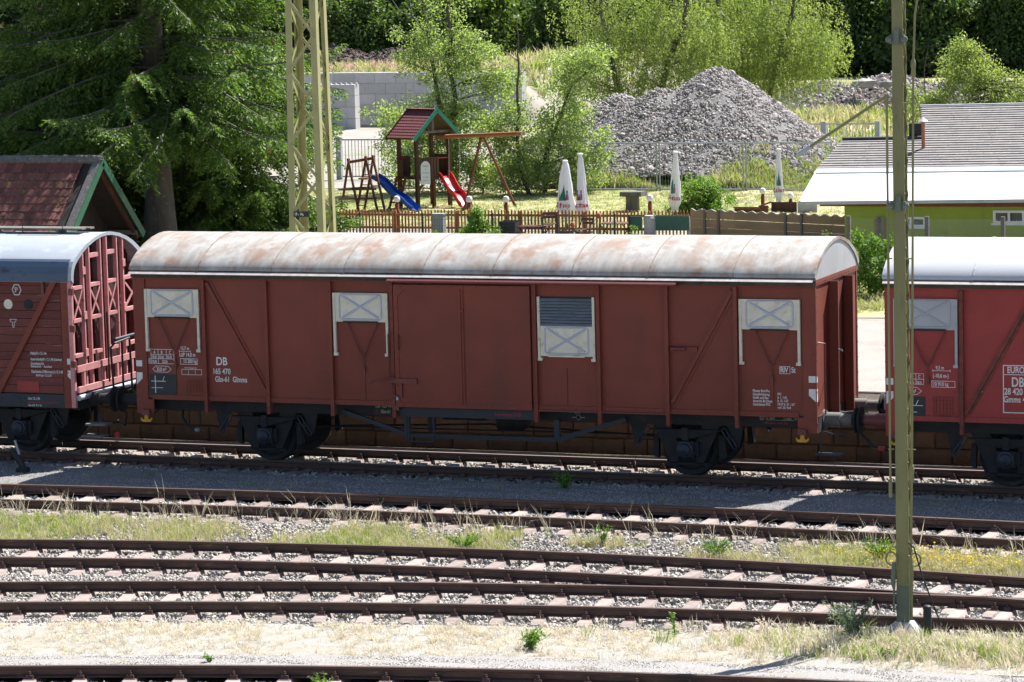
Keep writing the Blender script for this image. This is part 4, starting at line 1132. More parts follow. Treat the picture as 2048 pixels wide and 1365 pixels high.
for z in (2.20, 7.60): MB().lathe([(.02, -.12), (.036, -.09), (.03, -.02), (.036, .02), (.036, .08), (.02, .12)], (.135 if z < 3 else .212, -.12, z), (0, 0, 1), 8).build('pipe_joint', 'mast_green', gm)
for z in (7.14, 5.08, 2.52, 9.2):
    c = MB().tube([(-.18, -.13, z), (-.10, -.13, z)], .010, 6); c.tube([(.06, -.12, z), (.25 if z > 6 else .19, -.12, z)], .010, 6); c.build('spacer', 'mast_green', gm)
MB().tube([(-.15, -.13, 7.24), (-1.22, -.13, 6.56)], .022, 8).build('slanting_arm', 'mast_green', gm)
MB().tube([(-1.20, -.13, 6.575), (-1.36, -.13, 6.47)], [.03, .036], 8).build('arm_socket', 'galv', gm)
MB().tube([(-.155, -.13, 7.12), (-.15, -.13, 7.26)], .03, 8).build('arm_joint', 'mast_green', gm)
for sx, z in ((-.155, 1.03), (.175, 1.03)):
    MB().tube([(sx+.075*math.cos(k*.5236), -.13, z+.09*math.sin(k*.5236)) for k in range(13)], .013, 6).build('pulley_ring', 'mast_green', gm)
c = MB().tube([(-.12, -.13, .98), (-.13, -.14, .70), (-.12, -.14, .62)], [.03, .035, .02], 8); c.tube([(-.12, -.14, .64), (-.125, -.14, .30)], .016, 6); c.build('rope_end', 'mast_foot', gm)
c = MB().tube([(.10, -.12, 1.08), (.12, -.12, .92), (.11, -.12, .2)], [.03, .028, .014], 8); c.build('chain_guard', 'mast_green', gm)
MB().tube([(.08, -.12, 1.25), (.16, -.14, 1.19), (.28, -.16, .80), (.44, -.18, .40), (.52, -.2, .22), (.54, -.22, -.0), (.46, -.26, -.16), (.30, -.3, -.2)], .011, 6).build('cable', 'rubber', gm)
bl = MB().lathe([(.055, -.1), (.055, .44), (.05, .47), (.03, .485)], (0, 0, 0), (0, 0, 1), 14)
tag(bl.build('bollard', 'rubber', None, (10.90, -12.05, -.2)), 'short black round bollard standing right beside the mast foot', 'bollard')
ps = thing('lever_post', 'black tilted lever post leaning on the shaded gravel strip below the plank-sided wagon', 'post', (-8.38, -2.25, -.17))
ps.rotation_euler = (0, 0, 0)
MB().tube([(.10, 0, -.08), (-.02, 0, .22), (-.20, 0, .44)], [.075, .06, .05], 10).build('stem', 'rubber', ps)
MB().box(-.08, .12, -.08, .08, -.06, .12).build('foot', 'rubber', ps)
MB().bar((-.12, 0, .62), (-.04, 0, .36), .03, .03).build('lever', 'galv', ps)

# lattice mast
lm = thing('lattice_mast', 'yellow-green steel lattice mast with small black number plate beside the spruce', 'mast', (-12.66, 20.2, .93))
hb, ht, H = .40, .26, 13.5
def leg_at(sx, sy, z): k = hb + (ht-hb)*z/H; return Vector((sx*k, sy*k, z))
for sx in (-1, 1):
    for sy in (-1, 1):
        a, c = leg_at(sx, sy, 0), leg_at(sx, sy, H)
        m = MB().bar(a, c, .17, .012, (0, 1, 0)); m.bar(a+V(sx*.079, -sy*.082, 0), c+V(sx*.079, -sy*.082, 0), .012, .15, (0, 1, 0))
        m.build('leg', 'lattice', lm)
nst = 15
for face in range(4):
    for k in range(nst):
        z0_, z1_ = H*k/nst, H*(k+1)/nst
        z0_, z1_ = z0_+.02, z1_-.02
        cs = [(-1, -1), (1, -1), (1, 1), (-1, 1)]
        A, B = cs[face], cs[(face+1) % 4]
        if (k+face) % 2: A, B = B, A
        nrm_ = Vector(((A[0]+B[0])/2, (A[1]+B[1])/2, 0))
        p0, p1 = leg_at(*A, z0_)+nrm_*.012, leg_at(*B, z1_)+nrm_*.012
        m = MB().bar(p0, p1, .075, .012, nrm_); m.build('lattice_bar', 'lattice', lm)
pz = 1.83
pl = box(-.30, .10, -.47, -.462, pz-.06, pz+.08).build('number_plate', 'board', lm)
text('19 - 14a', -.275, -.4715, pz-.03, .11, 'white_paint', lm, .68)
box(-.55, .55, -.55, .55, -.2, .12).build('concrete_foot', 'concrete', lm)

# ================================================================== tiled shed
sh = thing('tiled_shed', 'small shed with mossy red tiled roof and green bargeboards behind the plank wagon', 'shed', (-21.0, 20.0, .93))
ex, wx, hd, ez, rz = 2.55, -2.9, 2.05, 1.18, 3.17       # local: gable at +ex
slope = math.atan2(rz-ez, hd); sl = math.hypot(rz-ez, hd)
for s_ in (-1, 1):
    box(wx+.2, ex-.9, s_*1.75-.06, s_*1.75+.06, 0, 1.40).build('side_wall', 'darkwood', sh)
for xg in (ex-1.0, wx+.3):
    MB().prism([(xg, -1.69, 0), (xg, 1.69, 0), (xg, 1.69, 1.45), (xg, 0, 3.02), (xg, -1.69, 1.45)], (.06, 0, 0)).build('gable_wall', 'darkwood', sh)
for s_ in (-1, 1):
    MB().prism([(wx, s_*hd, ez-.03), (wx, 0, rz-.03), (wx, 0, rz-.10), (wx, s_*hd, ez-.10)], (ex-wx-.02, 0, 0)).build('roof_deck', 'darkwood', sh)
# single tile lying in its slope
tw, tl = .245, .325
tm = MB(); cols = 6
prof = [(0, .030), (.03, .034), (.07, .012), (.12, .004), (.17, .010), (.215, .030), (.245, .034)]
vs = []
for v, lift in ((0.0, .035), (-.06, .028), (-tl, .0)):
    for u_, h_ in prof: vs.append((u_, v, h_+lift*.6))
npf = len(prof); fs = []
for r in range(2):
    for k in range(npf-1): fs.append((r*npf+k, (r+1)*npf+k, (r+1)*npf+k+1, r*npf+k+1))
tm.add(vs, fs, True)
vs2 = [(u_, 0, h_+.021) for u_, h_ in prof] + [(u_, 0, h_-.006) for u_, h_ in prof]
tm.add(vs2, [(k, k+1, npf+k+1, npf+k) for k in range(npf-1)])
TILE = None
nrow = int(sl/(tl*.80)); ncol = int((ex-wx-.35)/tw)
for s_ in (-1, 1):
    for r in range(nrow):
        for c_ in range(ncol):
            d = (r+.0)*tl*.82 + .02               # distance up the slope from the eave
            x = wx + .05 + c_*tw
            if TILE is None: o = tm.build('tile', 'tile', sh); TILE = o
            else: o = cp(TILE, sh)
            yv = s_*(hd - d*math.cos(slope)); zv = ez + d*math.sin(slope)
            # local tile y axis (up-slope is -y of the mesh)
            upd = Vector((0, -s_*math.cos(slope), math.sin(slope))); nn = Vector((0, s_*math.sin(slope), math.cos(slope)))
            xd = (-upd).cross(nn)
            R_ = Matrix((xd, -upd, nn)).transposed().to_4x4()
            o.parent = sh
            jx = 0 if xd.x > 0 else tw
            o.matrix_local = Matrix.Translation((x+jx, yv, zv+random.uniform(-.003, .004))) @ R_ @ Matrix.Rotation(random.uniform(-.02, .02), 4, 'Z')
# ridge and verge tiles
for k in range(15):
    x = wx + k*.36
    MB().lathe([(.125, 0), (.135, .02), (.115, .40)], (x, 0, rz+.02), (1, 0, 0), 10).build('ridge_tile', 'tile_grey', sh)
for s_ in (-1, 1):
    for k in range(9):
        d0 = k*sl/9; d1 = (k+1)*sl/9+.03
        m = MB().bar((ex-.10, s_*(hd-d0*math.cos(slope)), ez+d0*math.sin(slope)+.055), (ex-.10, s_*(hd-d1*math.cos(slope)), ez+d1*math.sin(slope)+.065), .22, .05, (0, 0, 1))
        m.build('verge_tile', 'tile_grey', sh)
    m = MB().bar((ex+.02, s_*(hd+.06), ez-.11), (ex+.02, 0, rz-.045), .03, .20, (0, s_*math.sin(slope), math.cos(slope))); m.build('bargeboard', 'shed_green', sh)
    m = MB().bar((ex-.14, s_*(hd-.05), ez-.16), (ex-.14, 0, rz-.13), .10, .10, (0, s_*math.sin(slope), math.cos(slope))); m.build('rafter', 'wood_dark', sh)
    MB().bar((wx, s_*1.85, ez-.02), (ex-.05, s_*1.85, ez-.02), .1, .12).build('purlin', 'grey_wood', sh)
for k in range(16):
    d = random.uniform(.2, sl-.6); x = random.uniform(-.8, ex-.6)
    m = MB(); rr = random.uniform(.03, .08)
    m.lathe([(rr*.6, 0), (rr, rr*.2), (rr*.8, rr*.5), (rr*.3, rr*.7)], (x, -(hd-d*math.cos(slope)), ez+d*math.sin(slope)+.03), (0, -math.sin(slope), math.cos(slope)), 8)
    m.build('moss_cushion', 'moss', sh)

# ================================================================== playground
G = .95
# tower: local x to the right, y away; posts square 1.25 m, turned a little
pt = thing('play_tower', 'wooden play tower with red shingle roof and green bargeboards in the playground', 'play tower', (-19.55, 44.2, G), math.radians(-25))
hw_ = .425; hy_ = .72
TP = [(-hw_, -hy_), (hw_, -hy_), (hw_, hy_), (-hw_, hy_)]
for (x, y) in TP: box(x-.055, x+.055, y-.055, y+.055, 0, 2.34).build('post', 'wood_dark', pt)
for y in (-hy_, hy_): box(-hw_-.1, hw_+.1, y-.05, y+.05, 2.345, 2.45).build('eave_beam', 'wood_dark', pt)
box(hw_-.05, hw_+.05, -hy_-.05, hy_+.05, 2.452, 2.54).build('tie_beam', 'grey_wood', pt)
box(hw_-.04, hw_+.04, -.05, .05, 2.541, 3.10).build('king_post', 'grey_wood', pt)
RX0, RX1, RE, RZ, RH = -.68, .70, 1.02, 2.33, 3.22
sa = math.atan2(RH-RZ, RE); L_ = math.hypot(RH-RZ, RE)
for s_ in (-1, 1):
    MB().prism([(RX0, s_*RE, RZ), (RX0, 0, RH), (RX0, 0, RH-.04), (RX0, s_*RE, RZ-.04)], (RX1-RX0, 0, 0)).build('roof_board', 'wood_dark', pt)
    for k in range(10):
        d0 = k*L_/10; d1 = d0+L_/10+.015
        row = MB(); nn = Vector((0, s_*math.sin(sa), math.cos(sa))); upd = Vector((0, -s_*math.cos(sa), math.sin(sa)))
        o0 = Vector((0, s_*RE, RZ)); ntab = 14; wt = (RX1-RX0-.04)/ntab
        for t_ in range(ntab):
            x0_ = RX0+.02+t_*wt; sh_ = (.5*wt if k % 2 else 0)
            x0_ = min(x0_+sh_*0, RX1-.02-wt)
            mid = x0_+wt/2
            pts = [(x0_+.004, d0+.022), (mid, d0-.012), (x0_+wt-.004, d0+.022), (x0_+wt-.004, d1), (x0_+.004, d1)]
            bot = [Vector((x, 0, 0))+o0+upd*d+nn*(.022-.014*(d-d0)/(d1-d0)) for x, d in pts]
            row.prism([b_ for b_ in bot], -nn*.008)
        row.build('shingle_course', 'play_shingle', pt)
    for xg, mt in ((RX1, 'barge_green'), (RX0, 'wood_dark')):
        MB().bar((xg, s_*(RE+.04), RZ-.045), (xg, 0, RH-.0), .03, .13, (0, s_*math.sin(sa), math.cos(sa))).build('bargeboard', mt, pt)
MB().bar((RX0, 0, RH+.02), (RX1-.03, 0, RH+.02), .16, .02).build('ridge_cap', 'play_shingle', pt)
box(-hw_-.05, hw_+.05, -hy_-.05, hy_+.05, .98, 1.05).build('platform', 'wood_dark', pt)
n = 9
for k in range(n):
    x = -hw_+.06 + k*(2*hw_-.10)/n
    if x < -.25: box(x, x+.10, -hy_-.085, -hy_-.058, .98, 1.62).build('board', 'wood_dark', pt)
    box(x, x+.10, hy_+.058, hy_+.085, .98, 1.72).build('board', 'wood_dark', pt)
for k in range(4):
    y = -hy_+.08+k*.12
    box(-hw_-.085, -hw_-.058, y, y+.10, .98, 1.70).build('board', 'wood_dark', pt)
for k in range(10):
    y = -hy_+.06+k*.125
    if not .1 < y < .62: box(hw_+.058, hw_+.08, y, y+.10, .92, 1.68).build('board', 'wood_dark', pt)
MB().tube([(-.5, -hy_, 1.66), (-.15, -hy_, 1.66)], .02, 6).build('grab_bar', 'red_plastic', pt)
MB().tube([(hw_, .05, 1.62), (hw_, .65, 1.62)], .02, 6).build('grab_bar', 'red_plastic', pt)
# sign with rounded top
sg = [(.08, 0), (.49, 0), (.49, .56)] + [(.285+.205*math.cos(a*math.pi/10), .56+.205*math.sin(a*math.pi/10)) for a in range(1, 10)] + [(.08, .56)]
MB().prism([(hw_+.085, x-.72, .80+z) for x, z in sg], (.018, 0, 0)).build('sign_board', 'sign_white', pt)
for s_, z, sz in (('Spielplatz', 1.42, .085), ('für', 1.32, .06), ('unsere Gäste', 1.20, .065), ('Eltern haften', 1.06, .06), ('für Kinder !', .95, .06)): text(s_, hw_+.1045, -.435, z-.04, sz, 'sign_text', pt, .8, 'side', 'CENTER')
# ladder
for x in (-.42, .0): MB().bar((x-.0, -hy_-.12, 1.06), (x+.04, -hy_-.55, 0), .06, .06, (0, 1, 0)).build('ladder_rail', 'wood_red', pt)
for k in range(4):
    t_ = .12+k*.22; MB().bar((-.44, -hy_-.12-.43*t_, 1.06-1.06*t_), (.06, -hy_-.12-.43*t_, 1.06-1.06*t_), .05, .05).build('ladder_rung', 'wood_red', pt)
for y, d in ((-hy_, 1), (hy_, -1)): MB().bar((hw_, y, .55), (hw_, y+d*.4, .96), .06, .06).build('brace', 'wood_red', pt)
box(hw_-.05, hw_+.05, -.05, .05, 0, .97).build('post', 'wood_red', pt)
def slide(name, label, p0, p1, width, mat, wave=.10, loc=(0, 0, 0)):
    p0 = Vector(p0); p1 = Vector(p1); d = p1-p0; hd_ = Vector((d.x, d.y, 0)); side = Vector((-hd_.y, hd_.x, 0)).normalized()
    mb = MB(); n_ = 26; sec_ = [(-width/2, .0), (-width/2, .15), (-width/2+.035, .17), (-width/2+.05, .04), (-width/4, .01), (0, 0), (width/4, .01), (width/2-.05, .04), (width/2-.035, .17), (width/2, .15), (width/2, 0), (0, -.03)]
    rows = []
    for i in range(n_+1):
        t_ = i/n_
        zt_ = p0.z + (p1.z-p0.z)*(.72*t_+.28*float(sstep(0.0, 1.0, np.array(t_)))) + wave*.6*math.sin(t_*math.pi*3.2+.4)*math.sin(math.pi*t_)
        c_ = Vector((p0.x+hd_.x*t_, p0.y+hd_.y*t_, float(zt_)))
        for a_, h_ in sec_: rows.append(c_+side*a_+Vector((0, 0, h_)))
    m_ = len(sec_)
    mb.add(rows, [(i*m_+k, (i+1)*m_+k, (i+1)*m_+(k+1) % m_, i*m_+(k+1) % m_) for i in range(n_) for k in range(m_)], True)
    mb.add(rows[:m_], [tuple(range(m_))]); mb.add(rows[-m_:], [tuple(reversed(range(m_)))])
    return tag(mb.build(name, mat, None, loc, sharp=50), label, 'slide')
slide('slide', 'red plastic wavy slide coming down from the play tower', (0, 0, 1.04), (1.12, -.80, .06), .46, 'red_plastic', loc=(-18.98, 44.42, G))
slide('slide', 'blue plastic wavy slide reaching down from the wooden climbing frame', (0, 0, 1.06), (1.75, -.75, .06), .38, 'blue_plastic', loc=(-20.70, 42.75, G))
# swing beam with A-frame
sw = thing('swing_frame', 'wooden swing frame with a long round beam beside the play tower', 'swing', (-17.4, 44.0, G))
MB().tube([(-1.72, .25, 2.31), (1.48, -.25, 2.44)], [.075, .07], 10).build('beam', 'wood_log', sw)
MB().tube([(-.02, .05, 2.44), (-.40, -.75, 0)], .05, 8).build('leg', 'wood_red', sw)
MB().tube([(.02, -.0, 2.40), (.98, .35, 0)], .05, 8).build('leg', 'wood_red', sw)
for x in (-1.25, -.88):
    MB().tube([(x, .18, 2.28), (x-.02, .15, .55)], .010, 5).build('swing_rope', 'rope', sw)
box(-1.30, -.85, .05, .28, .52, .55).build('swing_seat', 'rubber', sw)
# climbing frame
cf = thing('climbing_frame', 'dark red wooden climbing frame of crossed poles with ladder rungs', 'climbing frame', (-20.9, 42.5, G))
def pole(a, b, r=.045, nm='pole', mt='wood_dark2'): return MB().tube([a, b], r, 8).build(nm, mt, cf)
pm('wood_dark2', (.135, .048, .034), (.10, .036, .026), 4, .65, stretch=(1, 1, .3), c3=(.2, .1, .08), c3r=(.62, .7), c3scale=4)
pole((-.62, 0, 1.60), (.30, 0, 1.74), .05, 'top_beam')
for x0_, dx in ((-.62, 0), (.0, 0), (.26, 0)):
    for s_ in (-1, 1): pole((x0_-.08*s_*0, -s_*.05, 1.72+.12*(x0_+.62)), (x0_+s_*.52*(1 if x0_ > -.6 else .9), s_*-.35, 0), .045)
for k in range(5):
    t_ = .1+.2*k
    MB().bar((-.02-.50*(1-t_), .34*(1-t_), 1.7*t_), (.20-.42*(1-t_), .34*(1-t_), 1.7*t_), .03, .03).build('rung', 'wood_dark2', cf)
    MB().bar((.05+.52*(1-t_), -.34*(1-t_), 1.7*t_), (.28+.55*(1-t_), -.34*(1-t_), 1.7*t_), .03, .03).build('rung', 'rope', cf)
for z in (.42, .72): MB().bar((-.9, -.25, z), (.45, -.25, z+.02), .05, .05).build('cross_bar', 'wood_dark2', cf)
box(-.20, .10, -.2, .2, 1.05, 1.10).build('landing', 'wood_log', cf)
tag(MB().tube([(-.20, 0, .05), (-.02, .02, .12), (.18, 0, .20)], [.055, .06, .055], 10).build('log_beam', 'wood_log', None, (-17.35, 42.4, G+.02)), 'short reddish log lying on blocks next to the red slide', 'log')

# picket fence
pf = thing('picket_fence', 'long brown picket fence in front of the playground', 'fence', (-12.5, 34.4, G))
for z in (.20, .58): box(-10.2, 6.35, .012, .045, z-.035, z+.035).build('fence_rail', 'fence_wood', pf)
pk = MB().prism([(-.024, 0, .03), (.024, 0, .03), (.024, 0, .71), (0, 0, .75), (-.024, 0, .71)], (0, -.018, 0))
PK = None
x = -10.1
while x < 6.3:
    if PK is None: o = pk.build('picket', 'fence_wood', pf); PK = o
    else: o = cp(PK, pf)
    o.parent = pf; o.location = (x, 0, random.uniform(-.012, .012)); o.rotation_euler = (0, random.uniform(-.012, .012), 0)
    x += .106+random.uniform(-.004, .004)
for x in np.arange(-10, 6.4, 2.0): box(x-.04, x+.04, .046, .12, 0, .70).build('fence_post', 'fence_wood', pf)

def wire_fence(name, label, loc, L_, h, step, mat='galv', posts=(), pr=.03, bars=6, rz=0.0, wr=.004, pm_='galv'):
    t = thing(name, label, 'fence', loc, rz)
    m = MB()
    for k in range(int(L_/step)+1): m.box(k*step-wr, k*step+wr, -wr, wr, .05, h)
    for k in range(bars+1): z = .05+(h-.05)*k/bars; m.box(0, L_, -wr*1.5, wr*1.5, z-wr, z+wr)
    tag(m.build('wire_mesh', mat, t), kind='stuff')
    for x in posts: box(x-pr, x+pr, .012, .012+2*pr, 0, h+.04).build('fence_post', pm_, t)
    return t
wire_fence('mesh_fence', 'thin dark wire mesh garden fence below the picket fence', (-17.2, 33.2, G), 8.1, .70, .05, 'planter', (.1, 2.1, 4.3, 6.3, 8.05), .025, 4, 0, .003, 'planter')

def globe_lamp(loc, label, h):
    t = thing('globe_lamp', label, 'lamp', loc, 0, 'white globe lamps in the beer garden')
    box(-.05, .05, -.05, .05, 0, h-.10).build('post', 'wood_red', t)
    MB().lathe([(.04, 0), (.055, .03), (.03, .06)], (0, 0, h-.10), (0, 0, 1), 10).build('lamp_base', 'planter', t)
    MB().lathe([(.025, 0), (.07, .02), (.095, .075), (.10, .10), (.095, .125), (.07, .18), (.02, .20)], (0, 0, h-.06), (0, 0, 1), 14).build('globe', 'globe', t)
globe_lamp((-16.52, 34.7, G), 'white globe lamp on a brown post right of the climbing frame, by the fence', .98)
globe_lamp((-14.20, 34.7, G), 'white globe lamp on a brown post in front of the red slide end', .98)
globe_lamp((-13.05, 34.75, G), 'white globe lamp on a brown post below the swing frame leg', .98)
globe_lamp((-8.80, 35.4, G), 'white globe lamp on a brown post next to the stone stump', .98)
globe_lamp((-7.60, 42.9, G), 'white globe lamp at the corner of the dark brown board fence', .62)
globe_lamp((-6.70, 42.9, G), 'white globe lamp over the grey panel by the green building', .48)

# parasols, folded
def parasol(loc, label, h, w_, lean=0.0, seed=0, low=.75, print_=1):
    t = thing('folded_parasol', label, 'parasol', loc, 0, 'folded white parasols')
    t.rotation_euler = (0, lean, 0)
    MB().tube([(0, 0, 0), (0, 0, h)], .022, 8).build('pole', 'metal_pole', t)
    r_ = np.random.default_rng(seed)
    nr, ns = 16, 40; vs = []
    ph = r_.uniform(0, 6)
    for i in range(nr+1):
        t_ = i/nr; z = low + (h-low)*t_
        base_ = w_*(.30+.70*(1-t_)**.75) if t_ > .22 else w_*(.78+.22*t_/.22)*(1.0-.35*(t_ < .10))
        if t_ > .97: base_ = .05
        for k in range(ns):
            a = 2*math.pi*k/ns
            f_ = 1+.30*(1-t_*.6)*math.cos(7*a+ph+t_*2.6) + .16*(1-t_)*math.sin(3*a+ph*2+4*t_) + .05*math.sin(11*t_+2*a+ph)
            vs.append((base_*f_*math.cos(a), base_*f_*math.sin(a), z+.03*math.sin(5*a+ph)*(i == 0)*2))
    m = MB().add(vs, [(i*ns+k, i*ns+(k+1) % ns, (i+1)*ns+(k+1) % ns, (i+1)*ns+k) for i in range(nr) for k in range(ns)], True)
    cn = m.build('canopy', 'cloth', t, sharp=80)
    MB().lathe([(.075, 0), (.085, .03), (.05, .06)], (0, 0, h-.02), (0, 0, 1), 12).build('top_cap', 'cloth', t)
    # printed patch and lettering wrapped round the cloth
    def wrap(u_, z):
        t_ = (z-low)/(h-low); base_ = w_*(.30+.70*(1-t_)**.75) if t_ > .22 else w_*.95
        a = u_-math.pi/2
        f_ = 1+.30*(1-t_*.6)*math.cos(7*a+ph+t_*2.6)+.16*(1-t_)*math.sin(3*a+ph*2+4*t_)+.05*math.sin(11*t_+2*a+ph)
        rr = base_*f_+.006
        return (rr*math.cos(a), rr*math.sin(a), z)
    def patch(u0, u1, zf0, zf1, mat, nm):
        nu, nz_ = 10, 6; vs_ = []
        for j in range(nz_+1):
            for i in range(nu+1):
                u_ = u0+(u1-u0)*i/nu; z0_, z1_ = zf0(i/nu), zf1(i/nu); vs_.append(wrap(u_, z0_+(z1_-z0_)*j/nz_))
        MB().add(vs_, [(j*(nu+1)+i, j*(nu+1)+i+1, (j+1)*(nu+1)+i+1, (j+1)*(nu+1)+i) for j in range(nz_) for i in range(nu)], True).build(nm, mat, cn)
    zb_ = low+(h-low)*.30
    o0 = (-.9, -.5, -.2)[print_ % 3]
    patch(o0, o0+.9, lambda s: zb_, lambda s: zb_+.45*(1-abs(2*s-1))+.02, 'cloth_green', 'printed_patch')
    patch(o0-.28, o0+.05, lambda s: zb_+.02, lambda s: zb_+.20, 'cloth_pink', 'printed_patch')
    patch(o0+.85, o0+1.2, lambda s: zb_+.02, lambda s: zb_+.20, 'cloth_pink', 'printed_patch')
    patch(o0-.22, o0+.0, lambda s: zb_+.21, lambda s: zb_+.30, 'cloth_blue', 'printed_patch')
    patch(o0+.9, o0+1.14, lambda s: zb_+.21, lambda s: zb_+.30, 'cloth_blue', 'printed_patch')
    lt = text('Rothaus', 0, 0, 0, .20, 'cloth_red', cn, .9)
    me = lt.data; nv = len(me.vertices); a_ = np.empty(nv*3, np.float32); me.vertices.foreach_get('co', a_); a_ = a_.reshape(-1, 3)
    sc_ = 1.0/max(.2, w_*1.0)
    out = np.array([wrap(-1.3+(x_)*sc_*1.05+o0*.3, zb_-.20+z_) for x_, _, z_ in a_], np.float32)
    me.vertices.foreach_set('co', out.ravel()); me.update()
    MB().lathe([(.26, 0), (.26, .05), (.05, .07), (.04, .25)], (0, 0, 0), (0, 0, 1), 14).build('stand', 'planter', t)
parasol((-11.44, 35.5, G), 'folded white parasol with broad flared skirt and red lettering, the shorter of the pair', 2.09, .255, 0, 3, .45, 1)
parasol((-10.75, 35.1, G), 'taller slim folded white parasol of the pair by the picket fence', 2.32, .175, -.03, 5, .40, 0)
parasol((-9.6, 40.2, G), 'folded white parasol standing behind the leafy green bush', 2.05, .165, .02, 8, .25, 0)
parasol((-7.45, 44.2, G), 'folded white parasol rising behind the dark brown board fence', 1.88, .145, 0, 9, .25, 2)

# garden things
st = thing('stone_table', 'weathered stump with a broken slab on top standing on the lawn', 'stone table', (-11.93, 43.0, G))
MB().lathe([(.22, -.05), (.23, .1), (.21, .3), (.22, .48)], (0, 0, 0), (0, 0, 1), 9, False).build('stump', 'grey_wood', st)
MB().prism([(-.33, -.3, .485), (.02, -.34, .485), (.38, -.28, .485), (.42, .25, .485), (-.1, .33, .485), (-.34, .2, .485)], (0, 0, .15)).build('slab', 'tile_grey', st)
cb = thing('meter_cabinet', 'pale grey utility cabinet standing in front of the picket fence', 'cabinet', (-14.68, 33.5, G))
box(-.17, .17, -.12, .12, 0, .66).build('body', 'galv', cb); box(-.19, .19, -.14, .14, .661, .70).build('lid', 'galv', cb); box(-.15, .15, -.128, -.121, .06, .60).build('door', 'galv', cb)
fg = thing('garden_figure', 'small green garden figure wearing a yellow crown beside the leafy shrub', 'garden figure', (-13.72, 33.6, G))
MB().lathe([(.10, 0), (.16, .05), (.17, .18), (.12, .32), (.08, .38), (.11, .42), (.12, .48), (.08, .55), (.03, .57)], (0, 0, .05), (0, 0, 1), 14).build('body', 'figure_green', fg)
m = MB()
for s_ in (-1, 1): m.lathe([(.02, 0), (.055, .03), (.05, .08), (.02, .1)], (s_*.06, -.05, .55), (0, 0, 1), 8)
m.build('head_bumps', 'figure_green', fg)
m = MB()
for k in range(7):
    a = k*2*math.pi/7; a2 = (k+.5)*2*math.pi/7; a3 = (k+1)*2*math.pi/7
    m.add([(.08*math.cos(a), .08*math.sin(a), .63), (.08*math.cos(a3), .08*math.sin(a3), .63), (.10*math.cos(a2), .10*math.sin(a2), .76)], [(0, 1, 2)])
m.lathe([(.08, 0), (.085, .04)], (0, 0, .60), (0, 0, 1), 14); m.build('crown', 'yellow', fg)
pn = thing('planter_box', 'dark ribbed planter box with low green plants by the picket fence', 'planter', (-12.55, 33.7, G))
m = MB().add([(-.21, -.16, 0), (.21, -.16, 0), (.21, .16, 0), (-.21, .16, 0), (-.26, -.2, .46), (.26, -.2, .46), (.26, .2, .46), (-.26, .2, .46)], [(0, 3, 2, 1), (0, 1, 5, 4), (1, 2, 6, 5), (2, 3, 7, 6), (3, 0, 4, 7)])
m.build('tub', 'planter', pn); box(-.24, .24, -.18, .18, .36, .40).build('soil', 'soil', pn)
for k in range(8): x = -.21+k*.06; MB().bar((x*.9, -.172, .03), (x*1.1, -.205, .44), .014, .012, (0, 1, 0)).build('rib', 'planter', pn)
MB().box(-.28, .28, -.22, -.20, .44, .48).box(-.28, .28, .20, .22, .44, .48).build('rim', 'planter', pn)
def garden_table(loc, label):
    t = thing('garden_table', label, 'table', loc, 0, 'folding beer garden tables')
    for k in range(5): box(-.42, .42, -.30+k*.12, -.195+k*.12, .50, .525).build('slat', 'wood_dark2', t)
    for x in (-.34, .34):
        MB().bar((x-.12, -.25, 0), (x+.05, .25, .49), .025, .02).build('leg', 'planter', t); MB().bar((x+.12, .25, 0), (x-.05, -.25, .49), .025, .02).build('leg', 'planter', t)
    return t
def garden_chair(loc, label, rz=0.0):
    t = thing('garden_chair', label, 'chair', loc, rz, 'folding beer garden chairs')
    for k in range(4): box(-.2, .2, -.2+k*.1, -.115+k*.1, .40, .42).build('slat', 'wood_dark2', t)
    for z in (.55, .66): box(-.2, .2, .19, .215, z, z+.07).build('back_slat', 'wood_dark2', t)
    for x in (-.21, .21):
        MB().bar((x, -.2, 0), (x, .22, .75), .02, .025).build('leg', 'planter', t); MB().bar((x, .2, 0), (x, -.18, .40), .02, .025).build('leg', 'planter', t)
    return t
garden_table((-11.85, 33.9, G-.2), 'folding slatted garden table between planter and folded parasols')
garden_table((-9.35, 33.9, G-.1), 'folding slatted garden table next to the dark green panels')
garden_chair((-11.25, 33.6, G), 'folding slatted chair in front of the short flared parasol', .3)
garden_chair((-10.2, 33.5, G-.15), 'folding slatted chair beside the taller slim parasol', -.4)
def flower_sticks(loc, label, seed):
    r_ = random.Random(seed)
    t = thing('garden_torch', label, 'garden ornament', loc, 0, 'orange headed garden sticks')
    MB().tube([(0, 0, 0), (r_.uniform(-.05, .05), 0, .55)], .02, 6).build('stick', 'grey_wood', t)
    MB().lathe([(.03, 0), (.08, .05), (.07, .12), (.03, .16)], (0, 0, .53), (r_.uniform(-.3, .3), 0, 1), 8).build('head', 'flower', t)
flower_sticks((-11.65, 34.1, G), 'orange headed garden stick near the planter and table', 1)
flower_sticks((-9.95, 34.1, G), 'orange headed garden stick right of the slim parasol', 2)
flower_sticks((-10.45, 33.3, G-.2), 'low orange headed garden stick below the slim parasol', 3)

